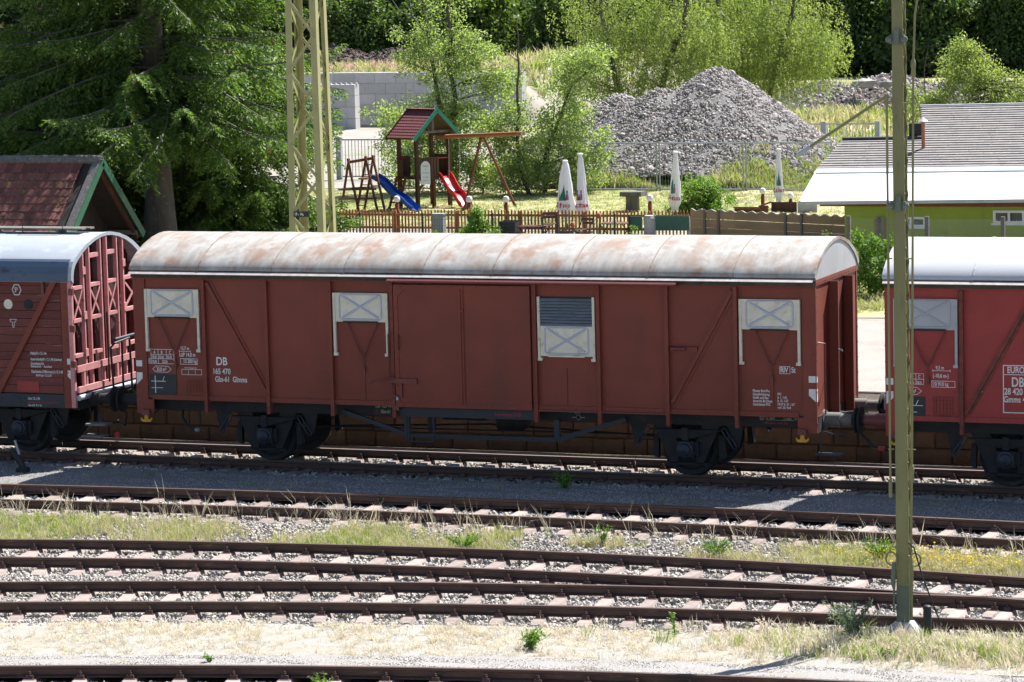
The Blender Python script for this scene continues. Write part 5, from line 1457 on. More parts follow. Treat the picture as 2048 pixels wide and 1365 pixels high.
# green panels and stone pillar
gp_ = thing('green_screen', 'dark green flat screen panel fixed to the garden fence between stone pillar and wavy fence', 'screen', (-7.75, 34.0, G))
box(-.45, .58, -.02, .02, .20, .62).build('panel', 'greenpost', gp_); box(-.47, -.42, -.04, .04, 0, .64).build('post', 'galv', gp_)
box(.54, .60, .021, .07, 0, .6).build('post', 'galv', gp_)
gp2 = thing('green_screen', 'small dark green screen panel left of the stone pillar', 'screen', (-8.75, 34.0, G))
box(-.19, .17, -.02, .02, .20, .60).build('panel', 'greenpost', gp2); box(-.24, -.195, -.03, .03, 0, .64).build('post', 'planter', gp2)
sp_ = MB().lathe([(.17, -.05), (.18, .15), (.165, .35), (.175, .50), (.19, .55), (.15, .63)], (0, 0, 0), (0, 0, 1), 10, False)
tag(sp_.build('stone_pillar', 'concrete', None, (-8.35, 34.0, G)), 'short rough stone pillar between two dark green screens', 'pillar')

# wavy topped board fence
wf = thing('board_fence', 'weathered brown board fence with a wavy white-edged top before the green building', 'fence', (-6.45, 32.0, G), math.radians(-22.0))
WL = 6.65
for r in range(4):
    for x0_ in (0, 1.6, 3.3, 4.9):
        x1_ = {0: 1.59, 1.6: 3.29, 3.3: 4.89, 4.9: WL}[x0_]
        if r < 3:
            box(x0_, x1_, -.012+random.uniform(-.003, .003), .012, .02+r*.235, .25+r*.235).build('board', 'weather_wood', wf)
        else:
            nn_ = 40; top = []
            for k in range(nn_+1):
                x = x0_+(x1_-x0_)*k/nn_; top.append((x, 0, .955+.028*math.cos(x*2*math.pi/.36)))
            MB().prism([(x0_, -.011, .73), (x1_, -.011, .73)] + [(x, -.011, z) for x, _, z in reversed(top)], (0, .022, 0)).build('wavy_board', 'weather_wood', wf)
ed = MB()
pts = [(k*.03, 0, .968+.028*math.cos(k*.03*2*math.pi/.36)) for k in range(int(WL/.03)+1)]
for a, b in zip(pts[:-1], pts[1:]): ed.bar(a, b, .035, .022)
ed.build('wavy_edge', 'concrete', wf)
for x in (.5, 1.0, 3.35, 3.9, 6.5): box(x-.035, x+.035, -.06, -.02, 0, 1.0).build('fence_post', 'grey_wood', wf)
bf = thing('dark_board_fence', 'dark brown board fence with stepped low end by the last folded parasol', 'fence', (-8.4, 42.8, G))
for k in range(11): box(1.10+k*.075, 1.172+k*.075, 0, .02, 0, .33).build('board', 'wood_dark', bf)
for k in range(12): box(.0+k*.092, .088+k*.092, -.35, -.33, 0, .16+.008*k*(k > 8)).build('board', 'wood_red', bf)
box(-.02, 1.12, -.37, -.31, .165, .20).build('cap_rail', 'wood_red', bf); MB().bar((.75, -.2, .20), (1.1, 0, .33), .05, .05).build('rail', 'wood_red', bf)
tag(box(0, .62, 0, .06, 0, .33).build('grey_panel', 'galv', None, (-6.45, 42.8, G)), 'plain grey low wall panel between dark board fence and green building', 'panel')

# green building
gb = thing('green_building', 'low green rendered building with white front roof and grey shingled roof', 'building', (0, 29.5, .93))
box(-1.4, 9.0, .12, 3.5, 0, 1.52).build('wall', 'render_green', gb)
box(-1.42, 9.02, 3.51, 10, 0, 1.75).build('rear_wall', 'render_green', gb)
box(-2.05, 9.05, .02, .10, 1.30, 1.42).build('eave_board', 'wood_red', gb)
MB().prism([(-2.45, -.45, 1.42), (9.3, -.45, 1.58), (9.3, 3.35, 2.06), (-3.05, 3.35, 1.92)], (0, 0, .035)).build('front_roof', 'white_roof', gb)
MB().bar((-2.45, -.47, 1.42), (9.3, -.47, 1.58), .04, .09).build('front_gutter', 'alu', gb)
MB().bar((-2.47, -.45, 1.44), (-3.07, 3.35, 1.95), .04, .09).build('verge_trim', 'flash', gb)
def roofpt(x, d): return Vector((x, 3.2+d, 1.98+.228*d+.012*x))
MB().prism([roofpt(-3.1, 0), roofpt(9.4, 0), roofpt(9.4, .42), roofpt(-3.1, .42)], (0, 0, .03)).build('flashing', 'flash', gb)
for k in range(27):
    d0 = .40+k*.23
    x0_ = -3.12 if d0 < 3.0 else -.80-.243*(d0-3.0)
    if d0 > 6.4: break
    xw = x0_
    while xw < 9.3:
        xe_ = min(xw+random.uniform(.85, 1.25), 9.4)
        a, b_, c_, d_ = roofpt(xw+.006, d0), roofpt(xe_-.004, d0), roofpt(xe_-.004, d0+.25), roofpt(xw+.006, d0+.25)
        a.z += .045; b_.z += .045; c_.z += .018; d_.z += .018
        MB().prism([a, b_, c_, d_], (0, 0, -.014)).build('shingle', 'shingle', gb); xw = xe_
MB().prism([roofpt(-3.05, .3), roofpt(-.8, .3), roofpt(-.8, 3.1), roofpt(-3.05, 3.1)], (0, 0, -.04)).build('roof_deck', 'wood_dark', gb)
MB().prism([roofpt(-.795, .3), roofpt(9.4, .3), roofpt(9.4, 6.5), roofpt(-1.64, 6.5), roofpt(-.795, 3.05)], (0, 0, -.04)).build('roof_deck', 'wood_dark', gb)
a, b_ = roofpt(-3.1, 3.15), roofpt(-.78, 3.15); MB().tube([a+V(0, 0, .04), b_+V(0, 0, .04)], .07, 8).build('ridge_cap', 'planter', gb)
a, b_ = roofpt(-1.66, 6.52), roofpt(9.4, 6.52); MB().tube([a+V(0, 0, .02), b_+V(0, 0, .02)], .05, 8).build('ridge_cap', 'alu', gb)
cpx = roofpt(-.52, 2.2); MB().tube([cpx+V(0, 0, -.1), cpx+V(0, 0, .75)], .05, 10).build('flue_pipe', 'copper', gb)
MB().lathe([(.05, 0), (.15, .02), (.03, .12)], cpx+V(0, 0, .76), (0, 0, 1), 12).build('flue_cap', 'alu', gb)
vbx = roofpt(-.98, 3.3); box(vbx.x-.22, vbx.x+.15, vbx.y, vbx.y+.3, vbx.z-.3, vbx.z+.42).build('vent_box', 'black_box', gb)
for x0_, x1_, z0_, z1_ in ((.0, .82, .75, 1.02), (2.62, 3.46, .86, 1.20)):
    f_ = MB(); 
    for q in ((x0_, x1_, z0_, z0_+.06), (x0_, x1_, z1_-.06, z1_), (x0_, x0_+.07, z0_+.06, z1_-.06), (x1_-.07, x1_, z0_+.06, z1_-.06), ((x0_+x1_)/2-.03, (x0_+x1_)/2+.03, z0_+.06, z1_-.06)): f_.box(q[0], q[1], .075, .119, q[2], q[3])
    fo = f_.build('window', 'window_white', gb)
    box(x0_+.07, x1_-.07, .105, .118, z0_+.06, z1_-.06).build('pane', 'glass', fo)
    box(x0_-.04, x1_+.04, .04, .119, z0_-.045, z0_-.002).build('sill', 'window_white', fo)
box(3.62, 4.3, .06, .119, .45, .95).build('sign_board', 'sign_white', gb)
text('Rothaus', 3.66, .055, .50, .14, 'cloth_red', gb, .8)
MB().prism([(3.70, .056, .65), (3.98, .056, .65), (3.84, .056, .92)], (0, -.003, 0)).build('sign_tree', 'cloth_green', gb)
wire = thing('chain_link_fence', 'chain link fence with concrete posts in front of the green wall', 'fence', (-1.0, 28.3, G))
m = MB()
hL = 1.05
for k in range(88):
    x = k*.085
    m.bar((x, 0, 0), (x+hL, 0, hL), .003, .003); m.bar((x+hL, .004, 0), (x, .004, hL), .003, .003)
tag(m.build('wire_mesh', 'galv', wire), kind='stuff')
for x in (.05, 2.15, 4.15, 6.3): box(x-.05, x+.05, .01, .11, 0, 1.12).build('fence_post', 'grey_wood', wire)

# site fence before the gravel heap
cfn = thing('site_fence', 'galvanised steel site fence panels in front of the gravel heap', 'fence', (-16.75, 51.0, .93))
for k in range(3):
    x0_ = k*3.05+.04*k + (0 if k else 0)
    fr_ = MB()
    for x in (x0_, x0_+2.98): fr_.tube([(x, 0, .04), (x, 0, 1.72)], .03, 6)
    for z in (.12, 1.70): fr_.tube([(x0_, 0, z), (x0_+2.98, 0, z)], .03, 6)
    fr_.build('panel_frame', 'galv', cfn)
    m = MB()
    for q in range(30): m.box(x0_+q*.1-.0022, x0_+q*.1+.0022, -.002, .002, .12, 1.7)
    for q in range(8): m.box(x0_, x0_+2.98, -.002, .002, .2+q*.2-.002, .2+q*.2+.002)
    tag(m.build('wire_mesh', 'galv', cfn), kind='stuff')
box(.85, 1.15, -.03, -.022, 1.40, 1.50).build('fence_tag', 'sign_white', cfn)
for x, ln in ((-.0, 1), ):
    MB().tube([(-.02, -.2, -.05), (-.02, -.2, 1.55)], .03, 8).build('green_post', 'greenpost', cfn)
    MB().tube([(-.02, -.2, 1.30), (-1.05, -.7, .05)], .025, 8).build('green_strut', 'greenpost', cfn)
MB().tube([(-3.0, -.2, -.05), (-3.05, -.2, 1.45)], .03, 8).build('green_post', 'greenpost', cfn)

def bar_gate(name, label, loc, L_, h, rz, posts):
    t = thing(name, label, 'gate', loc, rz)
    for z in (.12, h): box(0, L_, -.025, .025, z-.025, z+.025).build('gate_rail', 'galv', t)
    n_ = int(L_/.13)
    for k in range(1, n_): box(k*L_/n_-.012, k*L_/n_+.012, -.012, .012, .145, h-.025).build('gate_bar', 'galv', t)
    for x in posts: box(x-.10, x+.10, -.10, .10, -.1, h+.10).build('gate_post', 'galv', t)
    return t
bar_gate('bar_gate', 'tall grey bar gate with square posts left of the play tower', (-28.2, 57.0, .93), 4.2, 1.5, 0.05, (-.12, 4.32))
bar_gate('bar_gate', 'low grey bar gate beyond the gravel heap beside the shingled roof', (-15.4, 74.0, .85), 3.35, 1.15, 0.03, (1.2, 3.45))

# concrete block walls
def block_wall(label, loc, rz, courses, rowL, bh=.58, bl=1.16, nub=True, first=None):
    t = thing('block_wall', label, 'wall', loc, rz)
    pr = first
    for r in range(courses):
        x = -(bl/2 if r % 2 else 0); 
        while x < rowL-.05:
            x0_, x1_ = max(x, 0), min(x+bl, rowL)
            if x1_-x0_ > .15:
                box(x0_+.008, x1_-.008, random.uniform(-.01, .01), .58, r*bh+.006, (r+1)*bh-.006).build('concrete_block', 'block', t)
            x += bl
    if nub:
        k = 0
        while k*.29 < rowL-.2:
            MB().lathe([(.10, 0), (.06, .09)], (k*.29+.18, .28, courses*bh-.006), (0, 0, 1), 8, False).build('block_nub', 'block', t); k += 1
    return t
block_wall('pale concrete block wall of large stacked cubes with studs along its top', (-50.6, 97.5, .55), 0.0, 4, 5.15)
block_wall('longer grey concrete block wall holding back the raised ground', (-50.5, 101.0, .55), -.06, 5, 13.2, .56, 1.2, False)
# ================================================================== heaps
def heap(name, label, cat, peaks, x0, x1, y0, y1, n, smin, smax, mat, base_mat, zb):
    """peaks: (x, y, height, slope)"""
    def hz(X, Y):
        h = np.full(np.shape(X), -9.0)
        for (px, py, ph, sx_, sy_) in peaks:
            r = np.sqrt(((X-px)/sx_)**2+((Y-py)/sy_)**2)
            h = np.maximum(h, ph*(1-np.sqrt(r*r+.01)+.1))
        return np.maximum(h, -.2)
    nx, ny = 60, 50
    X, Y = np.meshgrid(np.linspace(x0, x1, nx), np.linspace(y0, y1, ny))
    Hh = hz(X, Y)
    Zg = zb+Hh+rng.normal(0, .035, X.shape)
    I = np.arange(nx*ny).reshape(ny, nx)
    q = np.stack([I[:-1, :-1], I[:-1, 1:], I[1:, 1:], I[1:, :-1]], -1).reshape(-1, 4)
    t = thing(name, label, cat, (0, 0, 0))
    c0 = np.array([(x0+x1)/2, (y0+y1)/2, zb]); t.location = c0
    fast_mesh('core', np.stack([X, Y, Zg], -1).reshape(-1, 3)-c0, q, base_mat, t)
    m = 0; PX_, PY_ = rng.uniform(x0, x1, n), rng.uniform(y0, y1, n)
    h = hz(PX_, PY_); k = h > -.12
    PX_, PY_, h = PX_[k], PY_[k], h[k]; n2 = len(h)
    s = smin+(smax-smin)*rng.random(n2)**2.2
    s = np.where(rng.random(n2) < .006, s*2.0, s)
    pts = np.stack([PX_, PY_, zb+h+s*.25], -1)-c0
    scatter('loose_stones', pts, eul(n2), np.stack([s*rng.uniform(.8, 1.4, n2), s, s*rng.uniform(.6, 1, n2)], -1), [rock(name+'_stone', 200+i, mat) for i in range(6)], 'stuff', t)
    return t
heap('gravel_heap', 'big grey gravel heap with a pointed peak behind the site fence', 'gravel heap',
     [(-13.75, 58, 3.95, 5.1, 6.0), (-17.3, 57.5, 3.05, 4.2, 5.2), (-15.6, 57.2, 3.25, 4.6, 5.4), (-19.3, 57.0, 2.15, 3.1, 4.4), (-11.2, 57.6, 2.3, 3.2, 4.6)], -23.0, -7.0, 52.2, 64, 62000, .02, .085, 'heapstone', 'grit', .93)
heap('rubble_heap', 'grey brown rubble heap with large pale boulders beyond the low gate', 'rubble heap', [(-24.6, 112, 1.6, 4.5, 5), (-21.5, 114, 1.9, 5, 5), (-17, 115, 1.7, 6, 5), (-12, 114, 1.5, 6, 5)], -31, -6, 105, 122, 14000, .05, .16, 'heapstone', 'soil', .55)
heap('soil_heap', 'long dark brown soil heap on the raised ground above the block wall', 'soil heap', [(-55.6, 118, 1.3, 4, 4), (-52, 119, 1.2, 3.5, 4), (-59, 118, .8, 4, 4), (-49.5, 118, .8, 3.5, 4)], -64, -46, 113, 124, 7000, .05, .15, 'soil', 'soil', 2.9)
heap('soil_heap', 'small dark brown soil heap behind the thin dead tree', 'soil heap', [(-39.5, 112, 1.7, 3.2, 3.0), (-41.5, 112, 1.3, 2.5, 3)], -45, -36, 108, 116, 4000, .05, .15, 'soil', 'soil', .6)

# ================================================================== trees
def unit(a): return a/np.maximum(np.linalg.norm(a, axis=-1, keepdims=True), 1e-9)

def diamonds(base, d, width, flat=None):
    """thin leaf blades: base (N,3), d (N,3) full length vector, width (N,)"""
    n = len(base)
    r = rng.normal(0, 1, (n, 3)) if flat is None else flat
    side = unit(np.cross(d, r))*width[:, None]*.5
    v = np.stack([base, base+d*.45+side, base+d, base+d*.45-side], 1).reshape(-1, 3)
    return v, np.arange(n*4).reshape(-1, 4)

def spruce(name, label, loc, Ht, Rm, zs, nb, seed, mat='needle', dens=1.0, trunk_r=.36, azb=None, lean=0.0, cones=0, tws=1.0):
    r_ = np.random.default_rng(seed)
    t = thing(name, label, 'tree', loc, 0, 'spruces beside the shed')
    tz = np.linspace(0, Ht, 14)
    MB().tube([(lean*z+.04*math.sin(z), .03*math.cos(z*1.3), z-.15) for z in tz], [max(.03, trunk_r*(1-z/Ht)**.8*(1.25 if z < .6 else 1)) for z in tz], 12).build('trunk', 'bark', t)
    wood = MB(); B, D, Wd = [], [], []
    tips = []
    for i in range(nb):
        u_ = (i+r_.random())/nb
        z = zs + (Ht-zs)*u_**1.75*.97
        az = r_.uniform(0, 2*math.pi) if azb is None or r_.random() < .3 else azb + r_.normal(0, .9)
        fr = 1-(z-zs)/(Ht-zs)
        L_ = max(.35, Rm*(fr**.75)*r_.uniform(.7, 1.1))
        h = np.array([math.cos(az), math.sin(az), 0]); pr = np.array([-h[1], h[0], 0])
        sag = r_.uniform(.28, .55); upc = r_.uniform(.10, .30)
        def path(s): return np.array([lean*z, 0, z]) + h*L_*s*(1-.06*s) + np.array([0, 0, 1])*L_*(.12*s-sag*s*s+upc*s**3.2) + pr*.08*L_*math.sin(3*s+i)
        S_ = np.linspace(0, 1, 8)
        if L_ > .8: wood.tube([path(s) for s in S_], [max(.006, .012+.030*(L_/4)*(1-s)) for s in S_], 4, False)
        dn = dens*(1 if z < 9.5 else .5); ns = max(4, int(L_/.135*dn))
        for k in range(ns):
            s = .14+.86*(k+r_.random())/ns
            p0 = path(s); tg = unit(path(min(1, s+.03))-path(s-.03))
            for sd_ in (-1, 1):
                ll = (.95*(1-s)**.7+.22)*min(1, L_/3)*r_.uniform(.55, 1.1)
                dv = unit(tg*.75+pr*sd_*r_.uniform(.55, .95)+np.array([0, 0, r_.uniform(-.6, .0)]))
                m = max(3, int(ll/.062*dn))
                q = (np.arange(m)+r_.random(m))/m
                P = p0+dv*ll*q[:, None]+np.array([0, 0, -1])*(.60*ll*q**1.6)[:, None]
                for s2 in (-1, 1):
                    td = unit(dv*.8+np.cross(dv, [0, 0, 1])*s2*.75+r_.normal(0, .22, (m, 3))+np.array([0, 0, r_.uniform(-.75, -.1)]))
                    B.append(P); D.append(td*(r_.uniform(.12, .26, m)*tws*(1-.3*q))[:, None]); Wd.append(r_.uniform(.040, .070, m)*tws)
        tips.append(path(.9))
    B = np.concatenate(B); D = np.concatenate(D); Wd = np.concatenate(Wd)
    wood.build('branches', 'bark', t)
    v, q = diamonds(B, D, Wd); fast_mesh('crown', v, q, mat, t)
    if cones:
        cm = None
        for k in range(cones):
            p_ = tips[r_.integers(len(tips))]
            if p_[2] < 3.5 or p_[2] > 9.5: continue
            if cm is None:
                cm = MB().lathe([(.008, 0), (.024, -.03), (.026, -.08), (.008, -.14)], (0, 0, 0), (0, 0, 1), 7).build('cone', 'cone', t); o = cm
            else: o = cp(cm, t)
            o.location = tuple(p_+r_.normal(0, .12, 3))
    return t
spruce('spruce_tree', 'tall spruce with thick grey trunk and sunlit drooping boughs behind the shed', (-19.85, 25.8, .93), 24, 5.8, 3.7, 290, 21, 'needle', 1.12, .44, None, -.012, 90, .82)
spruce('spruce_tree', 'slender spruce with thinner trunk and light boughs close behind the thick-trunked spruce', (-20.6, 30.5, .93), 19, 4.3, .5, 200, 22, 'needle', 1.05, .24, -.4, .0, 40, .82)
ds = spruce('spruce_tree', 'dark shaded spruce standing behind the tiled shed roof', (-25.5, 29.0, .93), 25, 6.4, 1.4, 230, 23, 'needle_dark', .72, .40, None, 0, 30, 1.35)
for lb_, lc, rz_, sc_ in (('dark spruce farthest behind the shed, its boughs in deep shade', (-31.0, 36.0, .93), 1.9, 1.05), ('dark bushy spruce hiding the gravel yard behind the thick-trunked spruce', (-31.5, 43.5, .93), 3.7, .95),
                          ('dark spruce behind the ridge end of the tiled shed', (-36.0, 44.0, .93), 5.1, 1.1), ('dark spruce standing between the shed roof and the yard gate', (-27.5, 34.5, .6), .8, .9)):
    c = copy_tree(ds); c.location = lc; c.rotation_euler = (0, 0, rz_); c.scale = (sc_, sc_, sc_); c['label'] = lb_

def broad(name, label, loc, ell, nl, leaf, mat, stems, clump=.38, seed=1, bark='bark', droop=0.0, group=None, cat='tree', twigs=True, dead=()):
    """ell: crown lobes (x, y, z, rx, ry, rz, clumps); stems: list of (points, r0, r1)"""
    r_ = np.random.default_rng(seed)
    t = thing(name, label, cat, loc, 0, group)
    C = []
    for (cx, cy, cz, rx, ry, rz_, n) in ell:
        d = unit(r_.normal(0, 1, (n, 3)))*(r_.random(n)**.42)[:, None]
        C.append(np.array([cx, cy, cz])+d*np.array([rx, ry, rz_]))
    C = np.concatenate(C)
    wood = MB(); sp_pts = []
    for pts, r0, r1 in stems:
        pts = [Vector(p_) for p_ in pts]; fine = []
        for a, b in zip(pts[:-1], pts[1:]):
            for k in range(3): fine.append(a.lerp(b, k/3)+Vector(r_.normal(0, .02*(b-a).length, 3)))
        fine.append(pts[-1]); m = len(fine)
        wood.tube(fine, [r0+(r1-r0)*k/(m-1) for k in range(m)], 8 if r0 > .06 else 5)
        sp_pts += [tuple(p_) for p_ in fine]
    trunk = wood.build('trunk', bark, t)
    if twigs and len(sp_pts):
        tw = MB(); A = np.array(sp_pts)
        for c in C[::2]:
            dd = np.linalg.norm(A-c, axis=1)+np.maximum(0, A[:, 2]-c[2])*2
            a = A[dd.argmin()]
            mid = (a+c)/2+r_.normal(0, .08, 3)*np.linalg.norm(c-a)+np.array([0, 0, .06*np.linalg.norm(c-a)])
            rr = .006+.006*np.linalg.norm(c-a)
            tw.tube([a, mid, c], [rr, rr*.7, .004], 4, False)
        tw.build('branches', bark, t)
    for pts, r0, r1 in dead:
        MB().tube(pts, [r0+(r1-r0)*k/(len(pts)-1) for k in range(len(pts))], 5).build('dead_branch', 'bark_pale', t)
    n = len(C)*nl
    c = np.repeat(C, nl, 0); sz = np.repeat(r_.uniform(.6, 1.25, len(C)), nl)
    off = unit(r_.normal(0, 1, (n, 3)))*(r_.random(n)**.55*clump*sz)[:, None]*np.array([1, 1, .8])
    p = c+off
    if droop:                                  # twigs hang down in strands
        sid = np.tile(np.arange(nl) % 6, len(C)) + np.repeat(np.arange(len(C))*6, nl)
        so_ = r_.normal(0, clump*.75, (len(C)*6, 3))[sid]; ln_ = (r_.uniform(.5, 1.5, len(C)*6)*droop*4.5)[sid]
        dr_ = r_.normal(0, .22, (len(C)*6, 2))[sid]; uu = r_.random(n)
        p = c + so_*np.array([1, 1, .6]); p[:, 2] += .25*droop - ln_*uu; p[:, :2] += dr_*(uu**1.5)[:, None]*ln_[:, None]
        p += r_.normal(0, .035, (n, 3)); off = p-c
    d = unit(unit(off)*.5+r_.normal(0, .7, (n, 3))+np.array([0, 0, -.45-droop]))*(leaf*r_.uniform(.6, 1.25, n))[:, None]
    v, q = diamonds(p, d, leaf*r_.uniform(.38, .62, n)*(.55 if droop else 1))
    fast_mesh('crown', v, q, mat, t)
    return t
# alder thicket behind the swing
broad('alder_tree', 'airy two-stemmed tree with pale dead side branches behind the play tower', (-21.4, 51, .93),
      [(-.5, 0, 5.0, 1.5, 1.4, 1.5, 80), (.9, 0, 4.4, 1.25, 1.2, 1.3, 60), (-.6, -.3, 2.6, 1.7, 1.3, 1.1, 60), (.6, -.2, 2.2, 1.4, 1.2, 1.2, 60), (-1.2, 0, 1.2, 1.1, 1, .9, 30), (.2, 0, 7.2, 1.2, 1.2, 1.0, 30), (1.9, 0, 3.9, .9, .9, .6, 24)],
      70, .11, 'leaf_alder', [([(0, 0, -.1), (.1, 0, 1.2), (-.2, 0, 2.6), (-.5, 0, 4.2), (-.8, .1, 5.8), (-1.0, 0, 7.6)], .14, .04), ([(.1, 0, 0), (.25, 0, 1.5), (.2, .1, 3.2), (.05, 0, 4.8), (.1, 0, 6.4), (.3, 0, 8.0)], .13, .04)], .42, 31,
      dead=[([(-.5, 0, 4.2), (-1.2, -.2, 4.5), (-1.9, -.2, 4.7), (-2.3, -.3, 4.75)], .035, .008), ([(-.8, 0, 5.6), (-1.2, -.2, 6.2), (-1.6, -.2, 6.3), (-2.0, -.3, 6.9)], .03, .008), ([(.0, 0, 4.9), (.6, -.2, 5.3), (1.0, -.3, 5.9)], .025, .008), ([(-1.2, -.2, 6.2), (-1.3, -.2, 6.9), (-1.7, -.3, 7.3)], .02, .006)])
broad('alder_tree', 'slim leaning alder with bare dead top right of the swing frame', (-18.05, 49.2, .93),
      [(-.1, 0, 1.3, 1.1, 1.0, 1.0, 50), (-.2, 0, 2.6, .8, .8, .9, 34), (.1, 0, .6, 1.2, .9, .6, 36), (-.9, 0, 2.2, .8, .8, .8, 26)], 68, .105, 'leaf_alder',
      [([(.35, 0, -.1), (.1, 0, .6), (-.12, 0, 1.5), (-.05, 0, 2.8), (0, 0, 4.2), (.02, 0, 5.2), (-.05, 0, 6.0)], .085, .02)], .40, 32,
      dead=[([(.0, 0, 4.6), (-.35, -.1, 4.9), (-.65, -.1, 5.0)], .025, .006), ([(.0, 0, 4.9), (.3, -.1, 5.1), (.5, -.1, 5.35)], .025, .006), ([(0, 0, 4.1), (.25, -.1, 4.3), (.45, -.1, 4.2)], .018, .005), ([(0, 0, 3.9), (-.3, -.1, 4.0), (-.4, 0, 4.2)], .015, .005)])
broad('alder_tree', 'bushy alder with slanting stem beside the gravel heap', (-17.3, 50.4, .93),
      [(.7, 0, 4.2, 1.0, .9, .75, 36), (.3, 0, 2.6, 1.1, 1.0, 1.0, 50), (-.1, 0, 1.2, 1.3, 1.0, .9, 50), (1.2, 0, 1.6, .9, .8, .9, 32), (.9, -.2, .6, 1.0, .8, .5, 26), (1.6, 0, 4.6, .8, .8, .5, 18)], 68, .11, 'leaf_alder',
      [([(-.35, 0, -.1), (-.45, 0, .8), (-.1, 0, 1.8), (.35, 0, 2.8), (.7, 0, 3.7), (1.5, 0, 4.4)], .09, .03), ([(-.3, 0, 0), (-.25, .1, 1.6), (.1, 0, 3.0)], .06, .02)], .42, 33)
broad('thicket_shrub', 'dense green thicket under the alders behind the red slide', (-19.8, 50.0, .93), [(-.9, 0, .8, 1.5, .9, .8, 44), (.7, 0, .8, 1.4, .9, .8, 44), (-2.6, 0, .9, 1.0, .9, .9, 26)], 68, .105, 'leaf_alder', [([(0, 0, -.1), (.1, 0, .8)], .04, .015)], .42, 34, cat='shrub')
broad('thicket_shrub', 'leafy shrub left of the play tower before the bar gate', (-24.0, 53.5, .93), [(0, 0, 1.2, 1.3, 1.0, 1.2, 44), (-.9, 0, 2.4, .9, .8, .9, 24)], 68, .105, 'leaf_alder', [([(0, 0, -.1), (.1, 0, 1.2), (-.6, 0, 2.4)], .05, .015)], .42, 35, cat='shrub')
# willows behind the heap
broad('willow_tree', 'broad pale green willow with feathery hanging twigs left behind the gravel heap', (-25.6, 84, .6),
      [(-1.2, 0, 5.6, 2.4, 2.2, 2.2, 110), (1.6, 0, 5.0, 2.4, 2.0, 2.2, 110), (-2.2, -.5, 3.2, 1.8, 1.5, 1.4, 60), (.8, -.5, 2.8, 2.0, 1.5, 1.3, 60), (3.4, 0, 4.4, 1.4, 1.3, 1.4, 50), (0, 0, 8, 2.4, 2, 1.5, 50)], 105, .15, 'leaf_willow',
      [([(-.4, 0, -.1), (-.9, 0, 2.2), (-1.4, 0, 5.0), (-1.8, 0, 8.0)], .22, .05), ([(.3, 0, 0), (1.2, 0, 2.6), (2.2, 0, 5.2), (2.6, 0, 7.5)], .2, .05)], .55, 41, droop=.22)
broad('willow_tree', 'large yellow-green willow with a rounded drooping crown right behind the gravel heap', (-21.3, 88, .6),
      [(-1.2, 0, 5.2, 2.6, 2.2, 2.4, 130), (1.6, 0, 5.0, 2.4, 2.2, 2.3, 130), (.2, -.8, 3.0, 2.2, 1.6, 1.2, 80), (3.0, 0, 4.2, 1.3, 1.3, 1.4, 50), (0, 0, 8, 3, 2, 1.6, 60), (-3.0, 0, 4.5, 1.3, 1.2, 1.6, 40)], 105, .15, 'leaf_willow',
      [([(-.3, 0, -.1), (-.7, 0, 2.5), (-1.5, 0, 5.5), (-2.0, 0, 7.5)], .2, .05), ([(.2, 0, 0), (.9, 0, 2.8), (1.8, 0, 5.5), (2, 0, 7)], .18, .05)], .55, 42, droop=.25)
broad('birch_tree', 'thin birch with white trunk at the right foot of the gravel heap', (-21.7, 95, .6), [(.2, 0, 4.8, 1.0, 1.0, 1.4, 40), (-.2, 0, 3.4, 1.0, .8, 1.0, 24)], 90, .15, 'leaf_willow', [([(.1, 0, -.1), (.0, 0, 1.5), (-.1, 0, 3.2), (0, 0, 5.5)], .085, .02)], .5, 43, bark='birch', droop=.12)
broad('young_tree', 'light green young tree with leaning trunk behind the shingled roof', (-5.9, 60, .93),
      [(.9, 0, 3.6, 1.1, 1.1, 1.0, 60), (-.6, 0, 2.4, 1.0, 1.0, .9, 44), (2.2, 0, 3.0, 1.2, 1.0, .9, 50), (1.0, 0, 2.0, 1.4, 1.0, .9, 50), (3.4, 0, 2.6, 1.2, 1, 1.0, 40), (.8, 0, 4.5, .5, .5, .4, 12)], 95, .105, 'leaf_willow',
      [([(-.4, 0, -.1), (-.1, 0, 1.0), (.5, 0, 2.0), (1.2, 0, 3.0), (1.9, 0, 3.8)], .09, .02), ([(.0, 0, .9), (-.5, 0, 2.0), (-.7, 0, 3.6), (-.5, 0, 4.6)], .04, .008)], .42, 44)
broad('roadside_bush', 'fresh green leafy bush with upright shoots on the verge between the wagons', (2.15, 18.9, .93),
      [(0, 0, .65, .55, .5, .6, 34), (.35, 0, .5, .4, .4, .4, 20), (-.3, .1, .95, .35, .35, .45, 16), (-.35, 0, 1.35, .1, .1, .25, 5), (.45, 0, 1.15, .12, .12, .3, 6), (.02, 0, 1.3, .12, .12, .25, 5)], 70, .085, 'leaf_bush',
      [([(0, 0, -.05), (-.2, 0, .7), (-.35, 0, 1.4)], .025, .008), ([(0, 0, 0), (.3, 0, .7), (.45, 0, 1.3)], .025, .008)], .20, 45, cat='bush')
broad('garden_bush', 'round light green bush by the wavy board fence hiding a parasol foot', (-9.0, 41.2, G),
      [(-.1, 0, .75, .75, .6, .62, 60), (.45, 0, .45, .55, .5, .45, 30), (-.6, 0, .3, .5, .4, .35, 24)], 80, .085, 'leaf_bush', [([(0, 0, -.05), (.05, 0, .6)], .03, .01)], .24, 46, cat='bush')
broad('garden_bush', 'bright yellow-green leafy bush at the middle of the garden mesh fence', (-13.2, 33.0, G),
      [(0, 0, .25, .5, .3, .28, 34), (-.1, 0, .75, .16, .15, .4, 12), (.45, 0, .1, .4, .3, .2, 18), (-.55, 0, .05, .4, .3, .25, 16)], 60, .075, 'leaf_bush', [([(0, 0, -.05), (-.1, 0, .8)], .02, .008)], .17, 47, cat='bush')
